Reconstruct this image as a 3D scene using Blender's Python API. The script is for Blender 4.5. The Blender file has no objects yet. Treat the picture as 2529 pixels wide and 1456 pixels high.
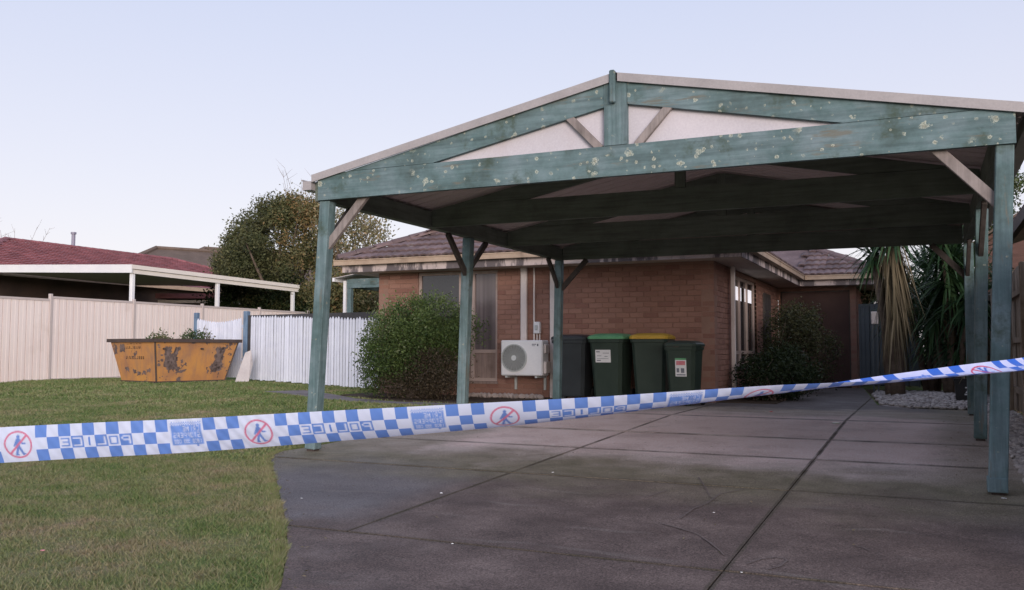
import bpy, bmesh, math, random
import numpy as np
from mathutils import Vector, Matrix
R = math.radians
random.seed(7); rng = np.random.default_rng(11)
scene = bpy.context.scene
col = scene.collection

# ------------------------------------------------------------------ camera
F_D, YAW, PITCH, ROLL, CAM_H = 2211.0, .432, .0609, .0024, .961    # focal in 2529-px-wide picture units
CXD, CYD = 1264.5, 728.0
def cam_basis():
    f = Vector((-math.sin(YAW)*math.cos(PITCH), math.cos(YAW)*math.cos(PITCH), math.sin(PITCH)))
    r = Vector((math.cos(YAW), math.sin(YAW), 0)); u = r.cross(f)
    return r*math.cos(ROLL)+u*math.sin(ROLL), u*math.cos(ROLL)-r*math.sin(ROLL), f
CR, CU, CF = cam_basis()
cam = bpy.data.cameras.new('camera'); cam.lens = F_D/2529*36; cam.sensor_width = 36; cam.clip_start = .05; cam.clip_end = 3000
camo = bpy.data.objects.new('camera', cam); col.objects.link(camo); scene.camera = camo
m = Matrix((CR, CU, -CF)).transposed().to_4x4(); m.translation = (0, 0, CAM_H); camo.matrix_world = m

# ------------------------------------------------------------------ sky, sun, exposure
SUN_EL, SUN_AZ = 7.0, 145.0        # azimuth clockwise from +Y: low, behind the viewer's right shoulder
w = bpy.data.worlds.new('World'); scene.world = w; w.use_nodes = True
nt = w.node_tree; nt.nodes.clear()
out = nt.nodes.new('ShaderNodeOutputWorld'); bg = nt.nodes.new('ShaderNodeBackground')
sky = nt.nodes.new('ShaderNodeTexSky'); sky.sky_type = 'NISHITA'; sky.sun_disc = False
sky.sun_elevation = R(SUN_EL); sky.sun_rotation = R(SUN_AZ); sky.air_density = 1.0; sky.dust_density = 1.5; sky.ozone_density = 1.5
mix = nt.nodes.new('ShaderNodeMix'); mix.data_type = 'RGBA'; mix.inputs[0].default_value = .80
# thin veil of high cloud over the clear sky, paler towards the horizon all the way round
tc = nt.nodes.new('ShaderNodeTexCoord'); sx = nt.nodes.new('ShaderNodeSeparateXYZ'); nt.links.new(tc.outputs['Generated'], sx.inputs[0])
vr = nt.nodes.new('ShaderNodeValToRGB'); vr.color_ramp.elements[0].position = 0.0; vr.color_ramp.elements[0].color = (5.95, 5.50, 5.75, 1)
vr.color_ramp.elements[1].position = .48; vr.color_ramp.elements[1].color = (3.55, 3.95, 5.35, 1)
nt.links.new(sx.outputs['Z'], vr.inputs[0]); nt.links.new(vr.outputs[0], mix.inputs[7])
nt.links.new(sky.outputs[0], mix.inputs[6]); nt.links.new(mix.outputs[2], bg.inputs[0])
bg.inputs[1].default_value = .12
nt.links.new(bg.outputs[0], out.inputs[0])
sl = bpy.data.lights.new('sun', 'SUN'); sl.energy = 2.3; sl.angle = R(30); sl.color = (1, .90, .84)
so = bpy.data.objects.new('sun', sl); col.objects.link(so)
sd = Vector((math.sin(R(SUN_AZ))*math.cos(R(SUN_EL)), math.cos(R(SUN_AZ))*math.cos(R(SUN_EL)), math.sin(R(SUN_EL))))
so.rotation_euler = sd.to_track_quat('Z', 'Y').to_euler()
scene.view_settings.view_transform = 'Standard'; scene.view_settings.look = 'None'
scene.view_settings.exposure = 0.62; scene.view_settings.gamma = 1.0
scene.render.engine = 'CYCLES'

# ------------------------------------------------------------------ helpers
def sm(x): x = min(1, max(0, x)); return x*x*(3-2*x)
def zg(x, y):
    return min(.121, max(-.25, .027*(y-6.82))) + .10*sm((-10.5-x)/4)*sm((y-10.5)/4)
def ray(u, v): return CF + CR*((u-CXD)/F_D) + CU*((CYD-v)/F_D)
def gnd(u, v):
    d = ray(u, v); t = 10
    for _ in range(50): t = .5*t+.5*(zg(t*d.x, t*d.y)-CAM_H)/d.z
    return Vector((t*d.x, t*d.y, zg(t*d.x, t*d.y)))
def atY(u, v, Y): d = ray(u, v); return d*(Y/d.y)+Vector((0, 0, CAM_H))
def atX(u, v, X): d = ray(u, v); return d*(X/d.x)+Vector((0, 0, CAM_H))

def tag(o, label=None, cat=None, group=None, kind=None):
    if label: o['label'] = label
    if cat: o['category'] = cat
    if group: o['group'] = group
    if kind: o['kind'] = kind
    return o
def empty(name, loc, label=None, cat=None, group=None, kind=None):
    o = bpy.data.objects.new(name, None); col.objects.link(o); o.location = loc; o.empty_display_size = .2
    return tag(o, label, cat, group, kind)
def wloc(o):
    v = Vector((0, 0, 0))
    while o is not None: v += o.location; o = o.parent
    return v
def link(name, me, mat, parent=None, loc=(0, 0, 0)):
    o = bpy.data.objects.new(name, me); col.objects.link(o); o.location = loc
    if mat is not None and not me.materials: me.materials.append(mat)
    if parent is not None: o.parent = parent
    return o
class MB:
    """collects shapes in world coordinates and links them as one mesh object"""
    def __init__(s): s.v = []; s.f = []; s.t = []
    def add(s, vs, fs, tone=.5):
        b = len(s.v); s.v += [tuple(p) for p in vs]; s.f += [tuple(i+b for i in f) for f in fs]; s.t += [tone]*len(fs); return s
    def box(s, a, b, tone=.5):
        x0, y0, z0 = a; x1, y1, z1 = b
        return s.add([(x0,y0,z0),(x1,y0,z0),(x1,y1,z0),(x0,y1,z0),(x0,y0,z1),(x1,y0,z1),(x1,y1,z1),(x0,y1,z1)],
            [(3,2,1,0),(4,5,6,7),(0,1,5,4),(1,2,6,5),(2,3,7,6),(3,0,4,7)], tone)
    def cbox(s, a, b, c=.006, tone=.5):
        """box with chamfered edges"""
        bm = bmesh.new(); bmesh.ops.create_cube(bm, size=1)
        for v in bm.verts: v.co = Vector(((a[i]+b[i])/2+v.co[i]*(b[i]-a[i]) for i in range(3)))
        bmesh.ops.bevel(bm, geom=bm.edges[:], offset=c, segments=1, affect='EDGES')
        s.bm(bm, tone); return s
    def bm(s, bm, tone=.5):
        bm.verts.index_update(); s.add([v.co[:] for v in bm.verts], [[v.index for v in f.verts] for f in bm.faces], tone); bm.free(); return s
    def bar(s, p, q, wd, ht, up=(0, 0, 1), tone=.5, c=0):
        """rectangular bar from p to q; wd across, ht along 'up'"""
        p = Vector(p); q = Vector(q); d = (q-p).normalized(); up = Vector(up)
        sd_ = d.cross(up).normalized(); up2 = sd_.cross(d).normalized(); a = sd_*wd/2; b = up2*ht/2
        if c:
            L = (q-p).length; bm = bmesh.new(); bmesh.ops.create_cube(bm, size=1)
            for v in bm.verts: v.co = Vector((v.co.x*wd, v.co.y*ht, v.co.z*L))
            bmesh.ops.bevel(bm, geom=bm.edges[:], offset=c, segments=1, affect='EDGES')
            M3 = Matrix((sd_, up2, d)).transposed(); mid = (p+q)/2
            for v in bm.verts: v.co = M3 @ v.co + mid
            if M3.determinant() < 0: bmesh.ops.reverse_faces(bm, faces=bm.faces[:])
            return s.bm(bm, tone)
        vs = [p-a-b, p+a-b, p+a+b, p-a+b, q-a-b, q+a-b, q+a+b, q-a+b]
        return s.add(vs, [(0,1,2,3),(7,6,5,4),(0,4,5,1),(1,5,6,2),(2,6,7,3),(3,7,4,0)], tone)
    def tube(s, pts, rad, n=8, cap=True, tone=.5):
        pts = [Vector(p) for p in pts]
        if not hasattr(rad, '__len__'): rad = [rad]*len(pts)
        vs = []; fs = []; ref = Vector((0.31, 0.52, .79))
        for i, p in enumerate(pts):
            d = (pts[min(i+1, len(pts)-1)]-pts[max(i-1, 0)]).normalized()
            if abs(d.dot(ref)) > .95: ref = Vector((1, 0, 0))
            a = d.cross(ref).normalized(); b = d.cross(a)
            for k in range(n):
                an = 2*math.pi*k/n; vs.append(p+(a*math.cos(an)+b*math.sin(an))*rad[i])
        for i in range(len(pts)-1):
            for k in range(n):
                k2 = (k+1) % n; fs.append((i*n+k, i*n+k2, (i+1)*n+k2, (i+1)*n+k))
        if cap: fs.append(tuple(range(n-1, -1, -1))); fs.append(tuple((len(pts)-1)*n+k for k in range(n)))
        return s.add(vs, fs, tone)
    def prism(s, poly, z0, z1, tone=.5):
        """vertical prism over a plan polygon; z0/z1 numbers or functions of (x, y)"""
        n = len(poly); g = lambda z, p: z(p[0], p[1]) if callable(z) else z
        vs = [(p[0], p[1], g(z0, p)) for p in poly]+[(p[0], p[1], g(z1, p)) for p in poly]
        return s.add(vs, [tuple(range(n-1, -1, -1)), tuple(range(n, 2*n))]+[(i, (i+1) % n, n+(i+1) % n, n+i) for i in range(n)], tone)
    def slab(s, quad, th, tone=.5):
        """thick plate: quad of 3-d points, extruded along its normal by -th"""
        q = [Vector(p) for p in quad]; n = (q[1]-q[0]).cross(q[-1]-q[0]).normalized()*th; k = len(q)
        vs = q+[p-n for p in q]
        return s.add(vs, [tuple(range(k)), tuple(range(2*k-1, k-1, -1))]+[(i, k+i, k+(i+1) % k, (i+1) % k) for i in range(k)], tone)
    def mesh(s, name, off=(0, 0, 0), smooth=False):
        me = bpy.data.meshes.new(name); off = Vector(off)
        me.from_pydata([tuple(Vector(p)-off) for p in s.v], [], s.f)
        a = me.attributes.new('tone', 'FLOAT', 'FACE'); a.data.foreach_set('value', s.t)
        if smooth: me.polygons.foreach_set('use_smooth', [True]*len(me.polygons))
        me.update(); return me
    def build(s, name, mat, parent=None, smooth=False, world=True):
        off = wloc(parent) if (parent is not None and world) else (0, 0, 0)
        return link(name, s.mesh(name, off, smooth), mat, parent)
def big_mesh(name, V, Fq, tone=None, smooth=False):
    """fast mesh from numpy arrays; Fq is (n,3) or (n,4)"""
    me = bpy.data.meshes.new(name); n, k = Fq.shape
    me.vertices.add(len(V)); me.vertices.foreach_set('co', np.ascontiguousarray(V, dtype=np.float32).ravel())
    me.loops.add(n*k); me.loops.foreach_set('vertex_index', np.ascontiguousarray(Fq, dtype=np.int32).ravel())
    me.polygons.add(n); me.polygons.foreach_set('loop_start', np.arange(0, n*k, k, dtype=np.int32))
    if tone is not None:
        a = me.attributes.new('tone', 'FLOAT', 'FACE'); a.data.foreach_set('value', np.ascontiguousarray(tone, dtype=np.float32))
    me.update(calc_edges=True); me.validate()
    if smooth: me.polygons.foreach_set('use_smooth', [True]*len(me.polygons))
    return me
def pieces(name, variants, places, parent, mat, limit=300, rest='rest'):
    """places: list of world 4x4 matrices. The largest-looking ones become objects, the rest one joined 'stuff' part"""
    eye = Vector((0, 0, CAM_H)); places = sorted(places, key=lambda M: (M.translation-eye).length)
    off = wloc(parent); T = Matrix.Translation(-off)
    for i, M in enumerate(places[:limit]):
        o = link(name, variants[random.randrange(len(variants))], mat, parent); o.matrix_basis = T @ M
    if len(places) > limit:
        vs, fs, ts = [], [], []; b = 0
        data = []
        for me in variants:
            co = np.empty(len(me.vertices)*3, np.float32); me.vertices.foreach_get('co', co)
            t = np.empty(len(me.polygons), np.float32); me.attributes['tone'].data.foreach_get('value', t)
            data.append((co.reshape(-1, 3), [tuple(p.vertices) for p in me.polygons], t))
        for M in places[limit:]:
            co, f, t = data[random.randrange(len(data))]; A = np.array(T @ M)
            vs.append(co @ A[:3, :3].T + A[:3, 3]); fs += [tuple(i+b for i in q) for q in f]; ts.append(t); b += len(co)
        me = bpy.data.meshes.new(rest); me.from_pydata(np.concatenate(vs).tolist(), [], fs)
        a = me.attributes.new('tone', 'FLOAT', 'FACE'); a.data.foreach_set('value', np.concatenate(ts)); me.update()
        o = link(rest, me, mat, parent); o['kind'] = 'stuff'
def tone_variants(make, n=6, name='piece'):
    L = []
    for i in range(n):
        mb = MB(); make(mb, (i+.5)/n); L.append(mb.mesh(name))
    return L
def copy_tree(o, parent=None):
    c = o.copy(); col.objects.link(c); c.parent = parent
    for ch in list(o.children): copy_tree(ch, c)
    return c

# ------------------------------------------------------------------ materials
class NT:
    def __init__(s, name):
        s.m = bpy.data.materials.new(name); s.m.use_nodes = True; s.t = s.m.node_tree
        s.b = s.t.nodes['Principled BSDF']; s.pos = s.t.nodes.new('ShaderNodeNewGeometry').outputs['Position']
    def n(s, typ, **kw):
        nd = s.t.nodes.new('ShaderNode'+typ)
        for k, v in kw.items(): setattr(nd, k, v)
        return nd
    def l(s, a, b): s.t.links.new(a, b)
    def mapped(s, sc, loc=(0, 0, 0)):
        mp = s.n('Mapping'); mp.inputs['Scale'].default_value = sc if hasattr(sc, '__len__') else (sc,)*3
        mp.inputs['Location'].default_value = loc; s.l(s.pos, mp.inputs[0]); return mp.outputs[0]
    def noise(s, sc, detail=4, rough=.55, loc=(0, 0, 0), dist=0):
        nd = s.n('TexNoise'); s.l(s.mapped(sc, loc), nd.inputs['Vector']); nd.inputs['Scale'].default_value = 1
        nd.inputs['Detail'].default_value = detail; nd.inputs['Roughness'].default_value = rough; nd.inputs['Distortion'].default_value = dist
        return nd.outputs['Fac']
    def ramp(s, fac, stops, interp='LINEAR'):
        r = s.n('ValToRGB'); e = r.color_ramp; e.interpolation = interp
        while len(e.elements) < len(stops): e.elements.new(.5)
        for el, (p, c) in zip(e.elements, stops):
            el.position = p; el.color = (*c, 1) if hasattr(c, '__len__') else (c, c, c, 1)
        s.l(fac, r.inputs[0]); return r.outputs[0]
    def mix(s, fac, a, b, mode='MIX'):
        nd = s.n('Mix', data_type='RGBA', blend_type=mode)
        for k, x in ((0, fac), (6, a), (7, b)):
            if hasattr(x, 'is_linked'): s.l(x, nd.inputs[k])
            elif hasattr(x, '__len__'): nd.inputs[k].default_value = (*x, 1)
            else: nd.inputs[k].default_value = x if k == 0 else (x, x, x, 1)
        return nd.outputs[2]
    def math(s, op, a, b=0.0, c=None):
        nd = s.n('Math', operation=op)
        for i, x in enumerate((a, b, c)):
            if x is None: continue
            if hasattr(x, 'is_linked'): s.l(x, nd.inputs[i])
            else: nd.inputs[i].default_value = x
        return nd.outputs[0]
    def attr(s, name):
        return s.n('Attribute', attribute_name=name).outputs['Fac']
    def xyz(s):
        nd = s.n('SeparateXYZ'); s.l(s.pos, nd.inputs[0]); return nd.outputs
    def bump(s, h, strength=.3, dist=.01):
        nd = s.n('Bump'); nd.inputs['Strength'].default_value = strength; nd.inputs['Distance'].default_value = dist
        s.l(h, nd.inputs['Height']); s.l(nd.outputs[0], s.b.inputs['Normal'])
    def done(s, colr, rough=.6, spec=.4, metal=0):
        if hasattr(colr, 'is_linked'): s.l(colr, s.b.inputs['Base Color'])
        else: s.b.inputs['Base Color'].default_value = (*colr, 1)
        if hasattr(rough, 'is_linked'): s.l(rough, s.b.inputs['Roughness'])
        else: s.b.inputs['Roughness'].default_value = rough
        s.b.inputs['Specular IOR Level'].default_value = spec; s.b.inputs['Metallic'].default_value = metal
        return s.m
def mottled(name, c1, c2, sc=3.0, rough=.65, spec=.3, bump=.0, fine=60, tone=.0, dirt=None, dirt_lo=.55, dirt_hi=.75, dirt_sc=2.0, metal=0, c3=None):
    """two-colour noise blend with grain, optional per-piece tone and dirt blotches"""
    s = NT(name); f = s.noise(sc, 5, .6)
    colr = s.ramp(f, [(.35, c1), (.65, c2)] if c3 is None else [(.3, c1), (.5, c2), (.7, c3)])
    if tone:
        t = s.math('MULTIPLY_ADD', s.attr('tone'), tone*2, 1-tone)
        cc = s.n('CombineColor'); [s.l(t, cc.inputs[i]) for i in range(3)]
        colr = s.mix(1.0, colr, cc.outputs[0], 'MULTIPLY')
    g = s.noise(fine, 3, .6)
    colr = s.mix(.25, colr, s.ramp(g, [(.3, .35), (.7, .65)]), 'OVERLAY')
    if dirt is not None:
        d = s.noise(dirt_sc, 6, .65, (3.1, 1.7, .4)); colr = s.mix(s.ramp(d, [(dirt_lo, 0.0), (dirt_hi, .85)]), colr, dirt)
    if bump: s.bump(g, bump, .004)
    return s.done(colr, rough, spec, metal)
def timber(name, axis, base, light, dark, lichen=0.0, rough=.75, patch=None):
    """painted or bare timber with grain along the axis, flaking and (optionally) rings of lichen"""
    s = NT(name); sc = [26, 26, 26]; sc[axis] = 1.6
    g = s.noise(tuple(sc), 6, .65); blot = s.noise(2.6, 6, .68, (1.3, 4.2, 2.2)); big = s.noise(1.1, 3, .5, (7, 3, 1))
    c = s.ramp(blot, [(.28, dark), (.46, base), (.68, light)])
    c = s.mix(s.ramp(big, [(.4, 0.0), (.7, .35)]), c, light)
    c = s.mix(.45, c, s.ramp(g, [(.32, .18), (.6, .62)]), 'OVERLAY')
    if patch is not None:                                 # paint gone, grey-brown timber showing
        sp = [9, 9, 9]; sp[axis] = 1.3
        p = s.noise(tuple(sp), 5, .7, (2.2, 9.1, 5.5)); c = s.mix(s.ramp(p, [(.585, 0.0), (.65, .8)]), c, patch)
    if lichen:
        c = s.mix(s.ramp(s.noise(3.3, 6, .7, (2, 7, 1)), [(.56, 0.0), (.68, .75)]), c, (.055, .075, .050))
        nz = s.noise(5, 2, .5, (5, 5, 5))
        for k, (vs, lo, hi) in enumerate(((7.0, .30, .40), (15.0, .26, .36))):
            v = s.n('TexVoronoi'); v.voronoi_dimensions = '2D'; v.inputs['Scale'].default_value = vs
            XX, YY, ZZ = s.xyz(); cb = s.n('CombineXYZ'); s.l(s.math('ADD', XX, s.math('MULTIPLY', YY, 1.3 if axis else 0.31)), cb.inputs[0]); s.l(s.math('ADD', ZZ, .37*k), cb.inputs[1]); s.l(cb.outputs[0], v.inputs['Vector'])
            wob = s.math('MULTIPLY_ADD', s.noise(26, 5, .75), .8, v.outputs['Distance'])
            wob = s.math('SUBTRACT', wob, .40)
            rr = s.n('SeparateColor'); s.l(v.outputs['Color'], rr.inputs[0])
            # every cell has its own chance and radius
            rad = s.math('MULTIPLY', s.math('SUBTRACT', rr.outputs[0], 1-lichen*(.72 if k == 0 else .80)), .50)
            disc = s.math('MULTIPLY', s.math('LESS_THAN', wob, rad), s.ramp(s.noise(120, 3, .7), [(.40, .15), (.52, 1.0)])); core = s.math('LESS_THAN', wob, s.math('MULTIPLY', rad, .45))
            area = s.ramp(nz, [(.44, 0.0), (.52, 1.0)])
            msk = s.math('MULTIPLY', disc, area)
            c = s.mix(s.math('MULTIPLY', msk, .8), c, s.ramp(s.noise(90, 3, .6), [(.35, (.33, .37, .30)), (.6, (.55, .56, .47))]))
            c = s.mix(s.math('MULTIPLY', s.math('MULTIPLY', core, area), .5), c, (.20, .19, .14))
    s.bump(g, .35, .004)
    return s.done(c, rough, .25)

M = {}
TEAL = ((.102, .162, .168), (.185, .246, .268), (.054, .080, .074))
for ax, k in enumerate('xyz'):
    M['teal_'+k] = timber('teal_paint_'+k, ax, *TEAL, lichen=(.60 if k == 'x' else .18), patch=(.16, .15, .12))
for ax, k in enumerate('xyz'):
    M['inner_'+k] = timber('shaded_teal_'+k, ax, (.130, .152, .128), (.165, .190, .165), (.090, .106, .088))  # teal copy for inner members, shade under the roof put into its colour
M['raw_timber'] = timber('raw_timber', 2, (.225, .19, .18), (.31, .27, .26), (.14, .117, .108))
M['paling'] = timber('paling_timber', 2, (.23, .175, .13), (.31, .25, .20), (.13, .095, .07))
M['dark_shaded_timber'] = timber('dark_shaded_timber', 2, (.060, .050, .046), (.085, .07, .065), (.04, .034, .03))  # timber darkened to stand for shade on inner braces; also the dark side door
M['infill'] = mottled('infill_sheet', (.53, .50, .54), (.60, .56, .60), 2.0, .7, .2, dirt=(.50, .44, .46), dirt_lo=.55, dirt_hi=.85, dirt_sc=3)
M['roof_sheet'] = mottled('roof_sheet', (.40, .36, .36), (.46, .42, .42), 2, .5, .4)
M['sheet_under'] = mottled('sheet_underside', (.52, .43, .42), (.57, .48, .47), 1.5, .6, .3)
M['capping'] = mottled('barge_capping', (.32, .295, .30), (.38, .35, .355), 5, .45, .4, dirt=(.33, .29, .29), dirt_lo=.6, dirt_hi=.8)
M['gutter'] = mottled('gutter_paint', (.36, .26, .19), (.45, .34, .25), 4, .5, .4, dirt=(.17, .12, .09), dirt_lo=.58, dirt_hi=.72)
M['fascia'] = mottled('flaking_fascia', (.50, .42, .41), (.58, .49, .47), 3, .7, .2, dirt=(.075, .065, .075), dirt_lo=.46, dirt_hi=.52, dirt_sc=(3.2, 3.2, .9))
M['soffit'] = mottled('soffit_sheet', (.50, .43, .38), (.58, .50, .45), 2, .7, .2)
M['cream_paint'] = mottled('cream_paint', (.64, .57, .54), (.70, .63, .60), 3, .5, .4, dirt=(.33, .26, .22), dirt_lo=.6, dirt_hi=.85)
M['mortar'] = mottled('mortar', (.255, .155, .122), (.29, .18, .142), 6, .9, .1, .3, 120)
def brick_mat(name, a, b, c):
    s = NT(name); t = s.attr('tone')
    colr = s.ramp(t, [(.0, a), (.45, b), (.75, c), (1., (a[0]*.80, a[1]*.72, a[2]*.74))])
    colr = s.mix(s.ramp(s.noise(.9, 4, .6), [(.35, 0.0), (.7, .38)]), colr, (a[0]*.62, a[1]*.55, a[2]*.55))
    g = s.noise(70, 4, .7); colr = s.mix(.5, colr, s.ramp(g, [(.3, .3), (.7, .68)]), 'OVERLAY'); s.bump(g, .4, .004)
    return s.done(colr, .85, .15)
M['brick'] = brick_mat('clay_brick', (.262, .143, .110), (.305, .167, .128), (.325, .184, .145))
M['brick_dark'] = mottled('far_brick', (.11, .062, .052), (.145, .082, .068), (1.5, 1.5, 9), .85, .15)
M['tile_brown'] = mottled('concrete_tile', (.130, .090, .090), (.190, .135, .135), 3.5, .72, .25, .3, 90, tone=.28, dirt=(.33, .29, .27), dirt_lo=.58, dirt_hi=.8, dirt_sc=6)
M['tile_red'] = mottled('terracotta_tile', (.215, .075, .080), (.285, .105, .110), 2.5, .6, .3, .2, 60, tone=.22)
M['tile_grey'] = mottled('far_tile', (.125, .092, .074), (.17, .125, .10), 1.5, .8, .2, 0, 12, tone=.1)
M['colorbond'] = mottled('cream_steel', (.76, .65, .615), (.80, .70, .665), .7, .45, .4, dirt=(.52, .42, .35), dirt_lo=.6, dirt_hi=.95, dirt_sc=.9)
M['colorbond_post'] = mottled('cream_steel_post', (.50, .43, .41), (.55, .47, .45), 2, .45, .4)
M['picket'] = mottled('white_picket_paint', (.66, .69, .80), (.72, .75, .85), 5, .6, .3, tone=.10, dirt=(.45, .43, .43), dirt_lo=.60, dirt_hi=.85, dirt_sc=(5, 5, 1.5))
M['blue_post'] = timber('blue_post_paint', 2, (.13, .20, .30), (.18, .26, .37), (.08, .12, .19))
M['black_rail'] = mottled('black_cloth', (.045, .045, .05), (.065, .063, .068), 8, .7, .3)
M['white_steel'] = mottled('white_steel', (.72, .71, .74), (.78, .77, .78), 2, .4, .4)
M['patio_trim'] = mottled('patio_trim', (.72, .66, .60), (.78, .72, .66), 2, .4, .4)
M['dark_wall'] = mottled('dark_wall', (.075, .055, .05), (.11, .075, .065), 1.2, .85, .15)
M['glass'] = mottled('window_glass', (.02, .022, .026), (.03, .032, .036), 1, .04, .8)
M['curtain'] = mottled('curtain', (.30, .25, .25), (.36, .31, .31), (9, 9, .5), .9, .1)
M['window_frame'] = mottled('window_frame_paint', (.36, .28, .25), (.42, .33, .30), 4, .5, .4, dirt=(.24, .17, .14), dirt_lo=.55, dirt_hi=.8)
M['shade_brown'] = mottled('shade_brown', (.060, .034, .030), (.075, .044, .038), 2, .7, .2)  # flat brown carrying the shade of the recessed brick wall
M['panel_timber'] = timber('panel_timber', 2, (.23, .17, .15), (.29, .22, .20), (.16, .115, .10))
M['ac_white'] = mottled('ac_casing', (.70, .70, .72), (.75, .75, .76), 3, .4, .4)
M['ac_grille'] = mottled('ac_grille', (.40, .42, .42), (.46, .48, .47), 6, .5, .4)
M['ac_dark'] = mottled('ac_fan_dark', (.10, .105, .105), (.13, .135, .135), 5, .6, .3)
M['ac_hub'] = mottled('ac_hub', (.55, .57, .58), (.6, .62, .62), 5, .5, .3)
M['grey_mark'] = mottled('grey_mark', (.10, .11, .14), (.13, .14, .17), 20, .6, .3)
M['bin_green'] = mottled('bin_green_plastic', (.024, .040, .031), (.032, .050, .039), 4, .42, .4, .05, 90, dirt=(.07, .075, .065), dirt_lo=.6, dirt_hi=.9)
M['bin_black'] = mottled('bin_black_plastic', (.022, .027, .031), (.030, .036, .041), 4, .42, .4, .05, 90, dirt=(.07, .072, .075), dirt_lo=.6, dirt_hi=.9)
M['lid_green'] = mottled('lid_green_plastic', (.095, .29, .14), (.12, .34, .17), 5, .45, .4, dirt=(.10, .22, .12), dirt_lo=.6, dirt_hi=.85)
M['lid_yellow'] = mottled('lid_yellow_plastic', (.46, .28, .03), (.54, .34, .045), 5, .45, .4, dirt=(.30, .17, .03), dirt_lo=.58, dirt_hi=.75)
M['rubber'] = mottled('rubber', (.02, .02, .02), (.03, .03, .03), 8, .8, .2)
M['sticker'] = mottled('sticker_white', (.66, .66, .68), (.72, .72, .73), 8, .5, .3, dirt=(.42, .42, .43), dirt_lo=.62, dirt_hi=.8, dirt_sc=12)
M['sticker_red'] = mottled('sticker_red', (.52, .16, .20), (.6, .24, .26), 12, .5, .3)
M['sticker_ink'] = mottled('sticker_ink', (.14, .15, .19), (.2, .21, .25), 12, .5, .3)
M['rim'] = mottled('skip_rim_steel', (.050, .038, .036), (.085, .06, .052), 5, .7, .3, .3, 60)
M['bark'] = mottled('bark', (.10, .075, .058), (.16, .125, .10), (8, 8, 1.5), .9, .1, .5, 40)
M['yucca_bark'] = mottled('yucca_bark', (.17, .13, .10), (.25, .195, .155), (6, 6, 12), .9, .1, .5, 40)
M['twig'] = mottled('bare_twig', (.17, .13, .115), (.23, .18, .16), 5, .9, .1)
M['soil'] = mottled('bed_soil', (.050, .036, .027), (.095, .070, .052), 4, .95, .1, .5, 40)
M['black_plastic'] = mottled('black_plastic', (.014, .015, .016), (.022, .022, .024), 6, .45, .4)
M['side_gate'] = mottled('slate_steel', (.085, .105, .120), (.11, .13, .145), 1.5, .5, .4)
M['flue'] = mottled('flue_steel', (.20, .195, .26), (.26, .25, .32), 5, .5, .4)
M['grey_board'] = mottled('grey_board', (.46, .42, .42), (.54, .50, .49), 3, .8, .2, dirt=(.3, .27, .26), dirt_lo=.55, dirt_hi=.8, dirt_sc=4)
M['litter_white'] = mottled('litter_white', (.72, .72, .72), (.8, .8, .79), 20, .6, .3)
M['litter_red'] = mottled('litter_red', (.6, .03, .04), (.66, .05, .05), 20, .4, .4)
M['foil'] = mottled('foil_wrapper', (.45, .47, .5), (.62, .6, .45), 25, .3, .5)

def leaf_mat(name, stops, trans=.25, rough=.55):
    s = NT(name); t = s.attr('tone'); colr = s.ramp(t, stops)
    colr = s.mix(s.ramp(s.noise(1.6, 3, .6), [(.35, 0.0), (.7, .4)]), colr, stops[len(stops)//2][1])
    s.done(colr, rough, .25)
    tr = s.n('BsdfTranslucent'); s.l(colr, tr.inputs[0]); ms = s.n('MixShader'); ms.inputs[0].default_value = trans
    o = s.t.nodes['Material Output']; s.l(s.b.outputs[0], ms.inputs[1]); s.l(tr.outputs[0], ms.inputs[2]); s.l(ms.outputs[0], o.inputs[0])
    return s.m
M['gum_leaf'] = leaf_mat('gum_leaf', [(0, (.050, .064, .028)), (.45, (.105, .118, .048)), (.78, (.185, .155, .070)), (1, (.33, .205, .095))])
M['wattle_leaf'] = leaf_mat('wattle_leaf', [(0, (.09, .09, .05)), (.5, (.20, .19, .10)), (1, (.40, .29, .17))])
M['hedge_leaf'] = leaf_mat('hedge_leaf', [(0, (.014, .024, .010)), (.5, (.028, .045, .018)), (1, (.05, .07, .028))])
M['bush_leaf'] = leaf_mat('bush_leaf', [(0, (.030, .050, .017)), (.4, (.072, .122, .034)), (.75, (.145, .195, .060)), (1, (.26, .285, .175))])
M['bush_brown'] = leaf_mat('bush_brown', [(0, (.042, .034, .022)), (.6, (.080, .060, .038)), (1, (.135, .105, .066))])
M['yucca_leaf'] = leaf_mat('yucca_leaf', [(0, (.022, .050, .022)), (.5, (.048, .100, .040)), (1, (.10, .17, .07))], .15, .4)
M['dry_leaf'] = leaf_mat('dry_leaf', [(0, (.080, .070, .036)), (.5, (.165, .130, .078)), (1, (.28, .225, .145))], .15, .7)
M['dusky_leaf'] = leaf_mat('dusky_leaf', [(0, (.020, .026, .012)), (.5, (.045, .050, .022)), (1, (.085, .080, .038))])
M['weed_leaf'] = leaf_mat('weed_leaf', [(0, (.04, .075, .03)), (.5, (.09, .13, .05)), (1, (.2, .16, .09))])

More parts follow.
